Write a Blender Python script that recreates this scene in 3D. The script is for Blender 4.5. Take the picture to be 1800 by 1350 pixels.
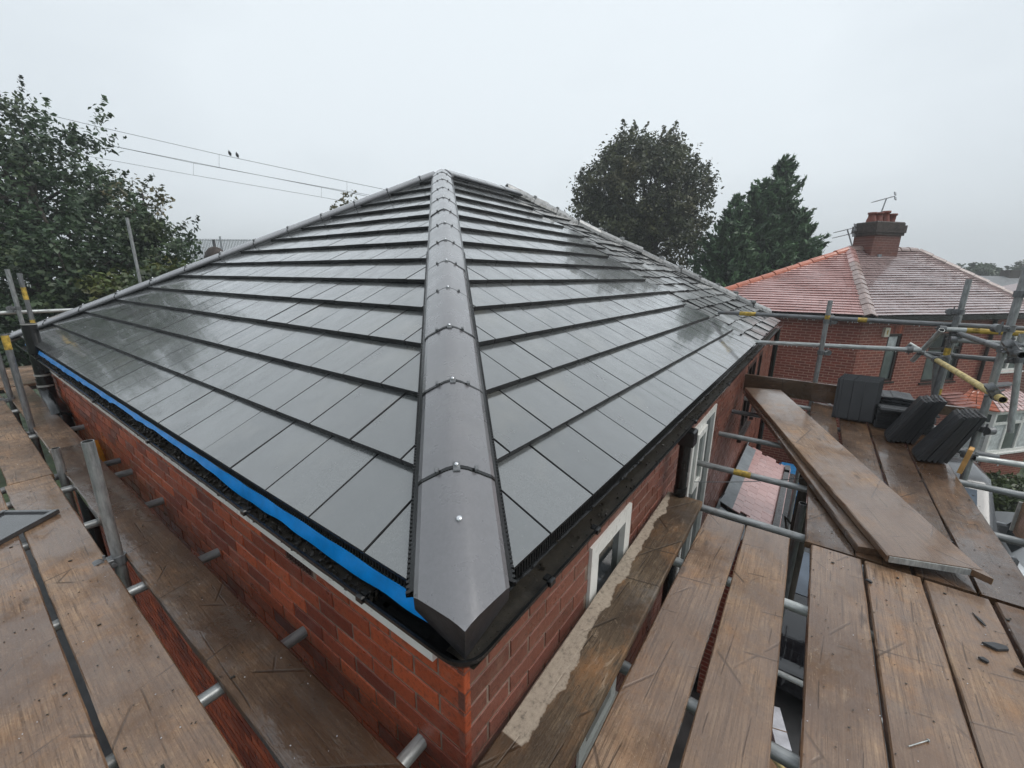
import bpy, math, random
import numpy as np
from math import sin, cos, tan, radians, pi, sqrt, hypot, atan2
from mathutils import Vector, Matrix, Euler

random.seed(7); rng = np.random.default_rng(11)
for o in list(bpy.data.objects): bpy.data.objects.remove(o)
scene = bpy.context.scene
COL = scene.collection

# ------------------------------------------------------------------ camera
PITCH, YAW, ROLL = radians(14.568), radians(35.882), radians(0.509)
CAM = Vector((0.5891, -0.6199, 0.8185))
F = Vector((-sin(YAW)*cos(PITCH), cos(YAW)*cos(PITCH), -sin(PITCH)))
R0 = Vector((cos(YAW), sin(YAW), 0)); U0 = R0.cross(F)
RX = R0*cos(ROLL) + U0*sin(ROLL); UX = U0*cos(ROLL) - R0*sin(ROLL)
cd = bpy.data.cameras.new('camera'); cam = bpy.data.objects.new('camera', cd); COL.objects.link(cam)
cam.matrix_world = Matrix(((RX.x, UX.x, -F.x, CAM.x), (RX.y, UX.y, -F.y, CAM.y), (RX.z, UX.z, -F.z, CAM.z), (0, 0, 0, 1)))
cd.sensor_width = 36; cd.lens = 735.72/1800*36; cd.clip_start = 0.02; cd.clip_end = 3000
scene.camera = cam

# ------------------------------------------------------------------ sky and sun
SUN_EL, SUN_AZ = radians(52), radians(70)      # soft light through cloud, from the right
world = bpy.data.worlds.new('World'); scene.world = world; world.use_nodes = True
nt = world.node_tree; nt.nodes.clear()
def wn(t, **k):
    n = nt.nodes.new(t)
    for a, v in k.items(): setattr(n, a, v)
    return n
wout = wn('ShaderNodeOutputWorld'); wbg = wn('ShaderNodeBackground'); wtc = wn('ShaderNodeTexCoord')
sky = wn('ShaderNodeTexSky', sky_type='NISHITA', sun_disc=False, sun_elevation=SUN_EL, sun_rotation=SUN_AZ, air_density=1.0, dust_density=4.0, ozone_density=1.0)
skm = wn('ShaderNodeVectorMath', operation='SCALE'); skm.inputs['Scale'].default_value = 0.09
nt.links.new(sky.outputs['Color'], skm.inputs[0])
wmap = wn('ShaderNodeMapping'); wmap.inputs['Scale'].default_value = (1.0, 1.0, 2.2)
nt.links.new(wtc.outputs['Generated'], wmap.inputs['Vector'])
wno = wn('ShaderNodeTexNoise'); wno.inputs['Scale'].default_value = 1.7; wno.inputs['Detail'].default_value = 4; wno.inputs['Roughness'].default_value = 0.5
nt.links.new(wmap.outputs['Vector'], wno.inputs['Vector'])
wr = wn('ShaderNodeValToRGB'); wr.color_ramp.elements[0].position = 0.32; wr.color_ramp.elements[1].position = 0.68
wr.color_ramp.elements[0].color = (0.58, 0.635, 0.68, 1); wr.color_ramp.elements[1].color = (0.785, 0.845, 0.885, 1)
wdot = wn('ShaderNodeVectorMath', operation='DOT_PRODUCT'); nt.links.new(wtc.outputs['Generated'], wdot.inputs[0]); wdot.inputs[1].default_value = (-0.62, 0.62, 0.48)
wm1 = wn('ShaderNodeMath', operation='MULTIPLY_ADD'); nt.links.new(wdot.outputs['Value'], wm1.inputs[0]); wm1.inputs[1].default_value = 0.55; wm1.inputs[2].default_value = -0.125
wm2 = wn('ShaderNodeMath', operation='MULTIPLY_ADD'); nt.links.new(wno.outputs['Fac'], wm2.inputs[0]); wm2.inputs[1].default_value = 0.55; nt.links.new(wm1.outputs[0], wm2.inputs[2])
nt.links.new(wm2.outputs[0], wr.inputs['Fac'])
wmix = wn('ShaderNodeMix', data_type='RGBA'); wmix.inputs['Factor'].default_value = 0.90
nt.links.new(skm.outputs[0], wmix.inputs['A']); nt.links.new(wr.outputs['Color'], wmix.inputs['B'])
nt.links.new(wmix.outputs['Result'], wbg.inputs['Color']); wbg.inputs['Strength'].default_value = 1.0
nt.links.new(wbg.outputs[0], wout.inputs[0])

sl = bpy.data.lights.new('sun', 'SUN'); sl.energy = 1.4; sl.angle = radians(35); sl.color = (1, 0.97, 0.93)
so = bpy.data.objects.new('sun', sl); COL.objects.link(so)
sd = Vector((cos(SUN_EL)*sin(SUN_AZ), cos(SUN_EL)*cos(SUN_AZ), sin(SUN_EL)))
so.rotation_euler = (-sd).to_track_quat('-Z', 'Y').to_euler()

vs = scene.view_settings
scene.display_settings.display_device = 'sRGB'
vs.view_transform = 'Standard'; vs.look = 'None'; vs.exposure = 0.30; vs.gamma = 1.0; vs.use_curve_mapping = False
scene.render.engine = 'CYCLES'
cy = scene.cycles; cy.use_denoising = True; cy.max_bounces = 6; cy.diffuse_bounces = 3; cy.glossy_bounces = 3; cy.use_adaptive_sampling = True; cy.adaptive_threshold = 0.02; cy.transparent_max_bounces = 8
cy.transmission_bounces = 4

# ------------------------------------------------------------------ materials
class NT:
    def __init__(s, name):
        s.m = bpy.data.materials.new(name); s.m.use_nodes = True; s.t = s.m.node_tree
        s.b = s.t.nodes['Principled BSDF']
    def n(s, ty, ins=None, **k):
        n = s.t.nodes.new(ty)
        for a, v in k.items(): setattr(n, a, v)
        for a, v in (ins or {}).items(): s.set(n.inputs[a], v)
        return n
    def set(s, sock, v):
        if isinstance(v, bpy.types.NodeSocket): s.t.links.new(v, sock)
        elif isinstance(v, (tuple, list)) and len(v) == 3 and sock.type == 'RGBA': sock.default_value = (*v, 1)
        else: sock.default_value = v
    def coords(s, scale=(1, 1, 1), rand=True, kind='Object', rot=(0, 0, 0)):
        tc = s.n('ShaderNodeTexCoord'); src = tc.outputs[kind]
        if rand:
            oi = s.n('ShaderNodeObjectInfo'); mu = s.n('ShaderNodeMath', {0: oi.outputs['Random'], 1: 37.0}, operation='MULTIPLY')
            ad = s.n('ShaderNodeVectorMath', {0: src, 1: mu.outputs[0]}, operation='ADD'); src = ad.outputs[0]
        return s.n('ShaderNodeMapping', {'Vector': src, 'Scale': scale, 'Rotation': rot}).outputs[0]
    def noise(s, vec, scale, detail=4, rough=0.5, dist=0.0):
        return s.n('ShaderNodeTexNoise', {'Vector': vec, 'Scale': scale, 'Detail': detail, 'Roughness': rough, 'Distortion': dist}).outputs['Fac']
    def ramp(s, fac, stops, interp='LINEAR'):
        r = s.n('ShaderNodeValToRGB', {'Fac': fac}); e = r.color_ramp; e.interpolation = interp
        while len(e.elements) < len(stops): e.elements.new(0.5)
        for el, (p, c) in zip(e.elements, stops):
            el.position = p; el.color = (*c, 1) if isinstance(c, (tuple, list)) else (c, c, c, 1)
        return r.outputs['Color']
    def mix(s, fac, a, b, blend='MIX'):
        m = s.n('ShaderNodeMix', data_type='RGBA', blend_type=blend)
        s.set(m.inputs['Factor'], fac); s.set(m.inputs['A'], a); s.set(m.inputs['B'], b); return m.outputs['Result']
    def math(s, op, a, b=0.0, clamp=False):
        return s.n('ShaderNodeMath', {0: a, 1: b}, operation=op, use_clamp=clamp).outputs[0]
    def rnd(s): return s.n('ShaderNodeObjectInfo').outputs['Random']
    def bump(s, h, strength=0.3, dist=0.01, normal=None):
        ins = {'Height': h, 'Strength': strength, 'Distance': dist}
        if normal is not None: ins['Normal'] = normal
        return s.n('ShaderNodeBump', ins).outputs[0]
    def out(s, color=None, rough=None, metal=None, normal=None, **k):
        for nm, v in (('Base Color', color), ('Roughness', rough), ('Metallic', metal), ('Normal', normal)):
            if v is not None: s.set(s.b.inputs[nm], v)
        for a, v in k.items(): s.set(s.b.inputs[a.replace('_', ' ')], v)
        return s.m

def m_plain(name, c, rough=0.5, metal=0.0, var=0.25, scale=8.0, bump=0.0, **k):
    t = NT(name); v = t.coords()
    f = t.noise(v, scale, 5, 0.6)
    col = t.ramp(f, [(0.3, tuple(x*(1-var) for x in c)), (0.7, tuple(min(1, x*(1+var)) for x in c))])
    nm = t.bump(t.noise(v, scale*8, 4), bump, 0.004) if bump else None
    ro = t.ramp(t.noise(v, scale*1.7, 3), [(0.3, max(0.02, rough*0.75)), (0.7, min(1, rough*1.25))])
    return t.out(col, ro, metal, nm, **k)

def m_tile(name, lo, hi, stain, rlo, rhi, sfac, moss=0.0, coat=0.7, crough=0.1, ior=1.5):
    t = NT(name); v = t.coords(); w = t.coords(rand=False)
    r = t.rnd()
    base = t.mix(r, lo, hi)
    fine = t.noise(v, 90, 4, 0.7)
    base = t.mix(t.ramp(fine, [(0.35, 0.0), (0.75, 0.35)]), base, tuple(min(1, x*1.5) for x in hi))
    streak = t.noise(t.coords((26, 1.6, 1)), 1.0, 4, 0.6)
    base = t.mix(t.ramp(streak, [(0.45, 0.0), (0.75, 0.14)]), base, tuple(x*0.6 for x in lo))
    st = t.noise(v, 3.1, 3, 0.55)
    base = t.mix(t.ramp(st, [(0.56, 0.0), (0.75, sfac)]), base, stain)
    if moss:
        ms = t.noise(v, 14, 5, 0.7)
        base = t.mix(t.ramp(ms, [(0.50, 0.0), (0.64, moss)]), base, (0.018, 0.02, 0.014))
        ls = t.noise(v, 40, 3, 0.6)
        base = t.mix(t.ramp(ls, [(0.62, 0.0), (0.70, moss)]), base, (0.26, 0.27, 0.25))
    rr = t.noise(t.coords((4, 2.5, 6)), 1.8, 5, 0.65)
    ro = t.ramp(rr, [(0.3, rlo), (0.72, rhi)])
    drops = t.n('ShaderNodeTexVoronoi', {'Vector': v, 'Scale': 170.0}).outputs['Distance']
    dm = t.ramp(drops, [(0.10, 1.0), (0.28, 0.0)])
    dm = t.mix(t.ramp(t.noise(v, 6.0, 2), [(0.42, 0.0), (0.60, 1.0)]), (0, 0, 0), dm)
    nm = t.bump(fine, 0.12, 0.002)
    nm = t.bump(dm, 0.18, 0.002, nm)
    wob = t.noise(t.coords((9, 2.4, 4)), 1.0, 3)
    cn = t.bump(t.noise(v, 3.5, 2), 0.05, 0.02); cn = t.bump(dm, 0.14, 0.0015, cn)
    cw_ = t.ramp(rr, [(0.30, coat), (0.75, coat*0.7)])
    return t.out(base, ro, 0.0, nm, Specular_IOR_Level=0.5, IOR=ior, Coat_Weight=cw_, Coat_Roughness=crough, Coat_IOR=1.5, Coat_Normal=cn)

def m_wood(name, lo, hi, wet_lo=0.10, wet_hi=0.5, dry=None, film=0.8):
    t = NT(name); g = t.coords((0.9, 16, 16)); v = t.coords(); w = t.coords(rand=False)
    grain = t.noise(g, 2.6, 9, 0.75, 1.6)
    fine = t.noise(t.coords((2.2, 70, 70)), 2.0, 5, 0.7, 0.6)
    big = t.noise(v, 2.6, 4, 0.6)
    r = t.rnd()
    base = t.mix(t.ramp(grain, [(0.34, 0.0), (0.64, 1.0)]), lo, hi)
    base = t.mix(t.ramp(fine, [(0.36, 0.9), (0.50, 0.0)]), base, tuple(x*0.32 for x in lo))
    base = t.mix(t.ramp(fine, [(0.56, 0.0), (0.70, 0.6)]), base, tuple(min(.6, x*1.5) for x in hi))
    org = t.noise(t.coords((1, 2.2, 2)), 3.3, 6, 0.7)
    base = t.mix(t.ramp(org, [(0.50, 0.0), (0.70, 0.75)]), base, (0.34, 0.165, 0.065))
    base = t.mix(t.ramp(big, [(0.42, 0.0), (0.62, 0.85)]), base, tuple(x*k_ for x, k_ in zip(lo, (0.50, 0.44, 0.40))))
    gry = t.noise(v, 5.1, 6, 0.72)
    base = t.mix(t.ramp(gry, [(0.54, 0.0), (0.70, 0.55)]), base, (0.20, 0.185, 0.17))
    kn = t.n('ShaderNodeTexVoronoi', {'Vector': t.coords((2.0, 6.0, 6.0)), 'Scale': 1.0}).outputs['Distance']
    base = t.mix(t.ramp(kn, [(0.06, 0.85), (0.11, 0.0)]), base, (0.035, 0.018, 0.009))
    pale = t.noise(t.coords((3, 14, 8)), 2.3, 7, 0.8, 1.2)
    base = t.mix(t.ramp(pale, [(0.57, 0.0), (0.68, 0.55)]), base, (0.48, 0.37, 0.26))
    base = t.mix(t.math('MULTIPLY', r, 0.4), base, tuple(x*0.6 for x in hi))
    spk = t.noise(v, 110, 5, 0.7)
    base = t.mix(t.ramp(spk, [(0.30, 0.85), (0.41, 0.0)]), base, tuple(x*0.25 for x in lo))
    base = t.mix(t.ramp(spk, [(0.60, 0.0), (0.72, 0.55)]), base, tuple(min(.6, x*1.5) for x in hi))
    # saw cuts and scratches: a few long thin lines, broken up
    h = t.mix(0.5, grain, t.noise(v, 60, 5, 0.7))
    for ang, sc, wd_, msk, tone in ((0.55, 1.1, 0.0030, 0.56, 0.22), (-0.7, 0.9, 0.0024, 0.57, 0.22), (1.35, 1.2, 0.0020, 0.56, 0.25), (0.05, 2.6, 0.0050, 0.55, 0.2)):
        wv = t.n('ShaderNodeTexWave', {'Vector': t.coords((1, 1, 1), rot=(0, 0, ang+pi/2)), 'Scale': sc, 'Distortion': 1.2, 'Detail': 2.0, 'Detail Scale': 0.5}, wave_type='BANDS', bands_direction='X').outputs['Fac']
        line = t.ramp(wv, [(wd_*0.5, 1.0), (wd_, 0.0)])
        mk = t.ramp(t.noise(t.coords((1, 1, 1)), 3.0+sc, 3), [(msk-0.03, 0.0), (msk+0.03, 1.0)])
        line = t.mix(1.0, line, mk, 'MULTIPLY')
        base = t.mix(t.mix(1.0, line, (0.75, 0.75, 0.75), 'MULTIPLY'), base, tuple(min(.5, x*tone) for x in (lo if tone < 1 else hi)))
        if tone < 1: h = t.mix(t.mix(1.0, line, (0.9, 0.9, 0.9), 'MULTIPLY'), h, (0, 0, 0))
    wet = t.noise(v, 1.7, 6, 0.62)
    ro = t.ramp(wet, [(0.40, wet_lo), (0.60, wet_hi)])
    nm = t.bump(h, 0.6, 0.008); nm = t.bump(fine, 0.4, 0.004, nm)
    fm = t.ramp(t.mix(0.25, wet, t.noise(v, 22, 4, 0.7)), [(0.46, 1.0), (0.58, 0.10)])
    base = t.mix(t.mix(1.0, fm, (0.62, 0.62, 0.62), 'MULTIPLY'), base, tuple(x*k_ for x, k_ in zip(lo, (0.55, 0.47, 0.42))))
    cn = t.bump(t.noise(v, 14, 4, 0.65), 0.22, 0.008)
    coat = t.mix(1.0, fm, (film, film, film), 'MULTIPLY')
    if dry:
        sp = t.n('ShaderNodeSeparateXYZ', {0: w})
        edge = t.noise(t.coords((1.0, 0.25, 1), rand=False), 3.2, 6, 0.6)
        e = t.math('ADD', sp.outputs['Y'], t.math('MULTIPLY', t.math('SUBTRACT', edge, 0.5), 0.16))
        lim = t.math('ADD', t.math('MULTIPLY', sp.outputs['X'], 0.026), 0.012)
        e = t.math('SUBTRACT', e, lim)
        e2 = t.math('MULTIPLY', t.math('SUBTRACT', t.math('ADD', sp.outputs['X'], t.math('MULTIPLY', edge, 0.1)), 0.24), 0.8)
        e = t.math('MINIMUM', e, e2)
        dm = t.ramp(e, [(0.0, 0.0), (0.005, 1.0)])
        n1 = t.noise(v, 38, 6, 0.78)
        dc = t.ramp(n1, [(0.34, tuple(x*0.4 for x in dry)), (0.47, tuple(x*0.85 for x in dry)), (0.62, dry)])
        base = t.mix(dm, base, dc)
        ro = t.mix(dm, ro, (0.8, 0.8, 0.8)); coat = t.mix(dm, coat, (0, 0, 0))
    return t.out(base, ro, 0.0, nm, Specular_IOR_Level=0.4, Coat_Weight=coat, Coat_Roughness=0.09, Coat_IOR=1.55, Coat_Normal=cn)

def m_brick(name, lo, hi, rlo=0.25, rhi=0.6):
    t = NT(name); v = t.coords(); r = t.rnd()
    geo = t.n('ShaderNodeNewGeometry'); ri = geo.outputs['Random Per Island']
    k = t.math('FRACT', t.math('ADD', r, ri))
    base = t.mix(k, lo, hi)
    n1 = t.noise(v, 60, 5, 0.7)
    base = t.mix(t.ramp(n1, [(0.30, 0.75), (0.5, 0.0)]), base, tuple(x*0.25 for x in lo))
    n2 = t.noise(v, 9, 4, 0.6)
    base = t.mix(t.ramp(n2, [(0.58, 0.0), (0.74, 0.4)]), base, (0.30, 0.20, 0.15))
    nm = t.bump(n1, 0.45, 0.006)
    ro = t.ramp(t.noise(v, 5, 3), [(0.35, rlo), (0.65, rhi)])
    return t.out(base, ro, 0.0, nm, Specular_IOR_Level=0.5)

def m_brickwall(name, c1, c2, mortar):
    t = NT(name); tc = t.n('ShaderNodeTexCoord'); sp = t.n('ShaderNodeSeparateXYZ', {0: tc.outputs['Object']})
    cb = t.n('ShaderNodeCombineXYZ', {0: sp.outputs['X'], 1: sp.outputs['Z']})
    b = t.n('ShaderNodeTexBrick', {'Vector': cb.outputs[0], 'Color1': c1, 'Color2': c2, 'Mortar': mortar, 'Scale': 1.0, 'Mortar Size': 0.011, 'Mortar Smooth': 0.2, 'Bias': 0.1, 'Brick Width': 0.225, 'Row Height': 0.075})
    v = t.coords(rand=False)
    col = t.mix(t.ramp(t.noise(v, 1.3, 4), [(0.4, 0.0), (0.7, 0.5)]), b.outputs['Color'], tuple(x*0.55 for x in c1))
    col = t.mix(t.ramp(t.noise(v, 40, 4), [(0.35, 0.5), (0.55, 0.0)]), col, tuple(x*0.4 for x in c1))
    nm = t.bump(b.outputs['Fac'], -0.6, 0.012)
    return t.out(col, 0.55, 0.0, nm)

def m_leaf(name, lo, hi, tip, tipf=0.3):
    t = NT(name); at = t.n('ShaderNodeAttribute', attribute_name='shade')
    c = t.mix(at.outputs['Fac'], lo, hi)
    v = t.coords(rand=False)
    c = t.mix(t.ramp(t.noise(v, 0.7, 3), [(0.5, 0.0), (0.72, tipf)]), c, tip)
    m = t.out(c, 0.45, 0.0)
    t.b.inputs['Subsurface Weight'].default_value = 0.0
    tr = t.n('ShaderNodeBsdfTranslucent'); t.set(tr.inputs['Color'], c)
    mx = t.n('ShaderNodeMixShader', {0: 0.22}); o = t.t.nodes['Material Output']
    t.t.links.new(t.b.outputs[0], mx.inputs[1]); t.t.links.new(tr.outputs[0], mx.inputs[2]); t.t.links.new(mx.outputs[0], o.inputs[0])
    return m

def m_galv(name, c=(0.30, 0.31, 0.31), metal=0.45):
    t = NT(name); v = t.coords((1, 1, 1)); s = t.coords((6, 6, 1.2))
    n1 = t.noise(s, 9, 5, 0.65)
    base = t.mix(t.ramp(n1, [(0.3, 0.0), (0.7, 1.0)]), tuple(x*0.55 for x in c), tuple(min(1, x*1.35) for x in c))
    n2 = t.noise(v, 5, 5, 0.65)
    base = t.mix(t.ramp(n2, [(0.60, 0.0), (0.72, 0.6)]), base, (0.12, 0.085, 0.06))
    n3 = t.noise(v, 22, 4, 0.7)
    base = t.mix(t.ramp(n3, [(0.66, 0.0), (0.72, 0.6)]), base, (0.55, 0.55, 0.53))
    ro = t.ramp(t.noise(v, 12, 3), [(0.3, 0.28), (0.7, 0.6)])
    return t.out(base, ro, metal, t.bump(n3, 0.12, 0.002))

def m_glass(name, c=(0.02, 0.025, 0.028), rough=0.05):
    t = NT(name); return t.out(t.ramp(t.noise(t.coords(), 2.0, 3), [(0.3, tuple(x*0.6 for x in c)), (0.7, tuple(x*1.5 for x in c))]), rough, 0.0, Specular_IOR_Level=0.9)

MAT = {
 'tile': m_tile('wet dark concrete tile', (0.046, 0.051, 0.051), (0.096, 0.101, 0.100), (0.155, 0.146, 0.118), 0.13, 0.30, 0.45, 0.0, 1.0, 0.06, 2.35),
 'tile_edge': m_plain('riven tile edge', (0.016, 0.016, 0.017), 0.5, 0, 0.5, 60, 0.5),
 'cap': m_tile('wet hip cap concrete', (0.105, 0.102, 0.108), (0.135, 0.131, 0.138), (0.20, 0.195, 0.19), 0.20, 0.42, 0.35, 0.0, 1.0, 0.10, 1.8),
 'drop': m_plain('water drop', (0.75, 0.78, 0.8), 0.05, 0, 0.05),
 'cap_front_shade': m_plain('hip cap front with painted shade', (0.034, 0.032, 0.034), 0.4, 0, 0.4, 12, 0.3),  # dark ground mirrored in the end faces, put into their colour
 'stacktile': m_tile('dark dry stacked tile', (0.020, 0.021, 0.023), (0.032, 0.033, 0.036), (0.05, 0.05, 0.05), 0.35, 0.6, 0.3, 0.0, 0.15, 0.3),
 'old': m_tile('weathered grey tile', (0.055, 0.057, 0.058), (0.26, 0.262, 0.258), (0.035, 0.036, 0.03), 0.22, 0.5, 0.7, 1.0, 0.75, 0.14, 1.7),
 'brick': m_brick('dark red facing brick', (0.155, 0.028, 0.012), (0.47, 0.095, 0.032)),
 'brick_r': m_brick('facing brick with painted sky wash', (0.135, 0.046, 0.030), (0.22, 0.078, 0.052), 0.25, 0.5),  # right wall: pinkish wash of reflected sky put into the brick colour
 'mortar': m_plain('mortar', (0.20, 0.145, 0.112), 0.8, 0, 0.35, 20, 0.3),
 'brickwall': m_brickwall('far brickwork', (0.27, 0.052, 0.028), (0.17, 0.036, 0.022), (0.40, 0.24, 0.18)),
 'brick_dark': m_brickwall('old chimney brickwork', (0.18, 0.046, 0.030), (0.11, 0.032, 0.024), (0.20, 0.12, 0.09)),
 'wood': m_wood('wet scaffold board', (0.205, 0.125, 0.074), (0.450, 0.295, 0.186), 0.28, 0.6, None, 1.0),
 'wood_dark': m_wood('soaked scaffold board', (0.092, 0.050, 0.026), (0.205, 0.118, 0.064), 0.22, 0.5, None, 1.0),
 'wood_dry': m_wood('half dry scaffold board', (0.085, 0.058, 0.034), (0.165, 0.115, 0.07), 0.4, 0.65, (0.42, 0.35, 0.275), 0.1),
 'wood_pale': m_plain('fresh cut timber', (0.52, 0.29, 0.10), 0.6, 0, 0.3, 14, 0.2),
 'galv': m_galv('galvanised tube'), 'galv_d': m_galv('dull grey tube', (0.17, 0.175, 0.18), 0.35),
 'galv_l': m_galv('bright galvanised tube', (0.46, 0.48, 0.47), 0.4), 'tubein': m_plain('tube inside', (0.015, 0.015, 0.015), 0.8),
 'yellow': m_plain('yellow paint band', (0.40, 0.27, 0.045), 0.5, 0, 0.75, 30, 0.2),
 'cream': m_plain('worn cream yellow paint', (0.58, 0.46, 0.20), 0.5, 0, 0.35, 25, 0.1),
 'steel': m_plain('bright screw steel', (0.75, 0.76, 0.78), 0.22, 0.9, 0.1),
 'black': m_plain('black gutter plastic', (0.010, 0.0105, 0.011), 0.22, 0, 0.3, 6, 0.1),
 'felt': m_plain('black underlay', (0.012, 0.012, 0.012), 0.5),
 'mulch': m_plain('gutter silt', (0.022, 0.018, 0.012), 0.35, 0, 0.6, 60, 0.6),
 'white': m_plain('white plastic', (0.74, 0.74, 0.70), 0.32, 0, 0.08, 10),
 'blue': m_plain('blue membrane', (0.002, 0.275, 0.76), 0.42, 0, 0.18, 12, 0.25),
 'lead': m_plain('lead sheet', (0.20, 0.22, 0.235), 0.42, 0.2, 0.25, 7, 0.2),
 'glass': m_glass('window glass'), 'glass_n': m_glass('curtained glass', (0.10, 0.12, 0.115)),
 'windscreen': m_glass('windscreen', (0.10, 0.13, 0.17), 0.04),
 'brownframe': m_plain('dark brown window frame', (0.022, 0.014, 0.012), 0.35),
 'clay': m_tile('red clay tile', (0.40, 0.195, 0.172), (0.50, 0.275, 0.25), (0.17, 0.09, 0.08), 0.22, 0.45, 0.5, 0.0, 1.0, 0.10, 2.0),
 'clay_mauve': m_tile('weathered mauve clay tile', (0.235, 0.155, 0.150), (0.35, 0.245, 0.235), (0.09, 0.078, 0.078), 0.22, 0.45, 0.7, 0.0, 1.0, 0.10, 2.0),
 'clay_or': m_tile('orange ridge clay', (0.42, 0.105, 0.045), (0.50, 0.14, 0.07), (0.25, 0.09, 0.06), 0.3, 0.55, 0.4),
 'clay_hip': m_tile('pale pink grey hip clay', (0.25, 0.175, 0.155), (0.33, 0.24, 0.215), (0.15, 0.11, 0.1), 0.3, 0.55, 0.5),
 'pot': m_plain('chimney pot clay', (0.20, 0.055, 0.038), 0.6, 0, 0.3, 6),
 'soot': m_plain('sooty brick', (0.045, 0.035, 0.03), 0.75, 0, 0.5, 9, 0.5),
 'bark': m_plain('bark', (0.045, 0.036, 0.028), 0.85, 0, 0.4, 6, 0.5),
 'leaf_l': m_leaf('sycamore leaves', (0.020, 0.041, 0.020), (0.070, 0.119, 0.052), (0.160, 0.174, 0.065), 0.35),
 'leaf_bush': m_leaf('shrub leaves', (0.026, 0.046, 0.019), (0.102, 0.145, 0.043), (0.290, 0.246, 0.043), 0.5),
 'leaf_tip': m_leaf('turning leaves', (0.06, 0.07, 0.03), (0.22, 0.18, 0.09), (0.30, 0.2, 0.09), 0.6),
 'leaf_r': m_leaf('brown green leaves', (0.028, 0.042, 0.020), (0.120, 0.135, 0.060), (0.15, 0.115, 0.05), 0.45),
 'leaf_c': m_leaf('conifer sprays', (0.022, 0.050, 0.026), (0.105, 0.195, 0.090), (0.13, 0.21, 0.09), 0.4),
 'leaf_h': m_leaf('hedge leaves', (0.016, 0.028, 0.010), (0.075, 0.105, 0.028), (0.05, 0.08, 0.02), 0.3),
 'tarmac': m_plain('wet tarmac', (0.035, 0.035, 0.036), 0.4, 0, 0.4, 3, 0.4),
 'grass': m_plain('grass', (0.035, 0.055, 0.018), 0.8, 0, 0.5, 2, 0.5),
 'wire': m_plain('grey wire', (0.16, 0.17, 0.18), 0.6), 'bird': m_plain('bird plumage', (0.02, 0.02, 0.024), 0.6),
 'mesh': m_plain('grey steel fence', (0.34, 0.37, 0.39), 0.5, 0.2),
 'carblack': m_plain('black car paint', (0.006, 0.006, 0.008), 0.12, 0, 0.1, Coat_Weight=1.0),
 'cargrey': m_plain('dark grey van paint', (0.045, 0.047, 0.05), 0.2, 0, 0.1, Coat_Weight=0.8),
 'carwhite': m_plain('white car paint', (0.80, 0.81, 0.82), 0.15, 0, 0.03, Coat_Weight=0.8),
 'rubber': m_plain('tyre rubber', (0.012, 0.012, 0.012), 0.8), 'lamp': m_plain('lamp lens', (0.55, 0.57, 0.6), 0.1),
 'binblue': m_plain('blue bin plastic', (0.02, 0.16, 0.36), 0.4), 'binblack': m_plain('black bin plastic', (0.012, 0.013, 0.015), 0.4),
 'print': m_plain('white number print', (0.7, 0.7, 0.7), 0.6), 'orange': m_plain('orange plastic', (0.62, 0.24, 0.012), 0.4),
 'tape': m_plain('grey duct tape', (0.36, 0.36, 0.34), 0.4, 0, 0.3, 30), 'terra': m_plain('terracotta vent', (0.055, 0.022, 0.016), 0.6, 0, 0.4, 30, 0.3),
 'card': m_plain('pale carton', (0.55, 0.56, 0.60), 0.6), 'cardb': m_plain('brown carton', (0.22, 0.13, 0.07), 0.7),
 'curtain': m_plain('net curtain', (0.5, 0.53, 0.52), 0.8, 0, 0.3, 10), 'farroof': m_plain('far slate roof', (0.16, 0.17, 0.18), 0.6, 0, 0.2, 3),
 'alarm': m_plain('pale alarm box', (0.62, 0.60, 0.48), 0.5, 0, 0.1), 'aluminium': m_plain('aerial aluminium', (0.3, 0.31, 0.32), 0.4, 0.6),
}

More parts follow.
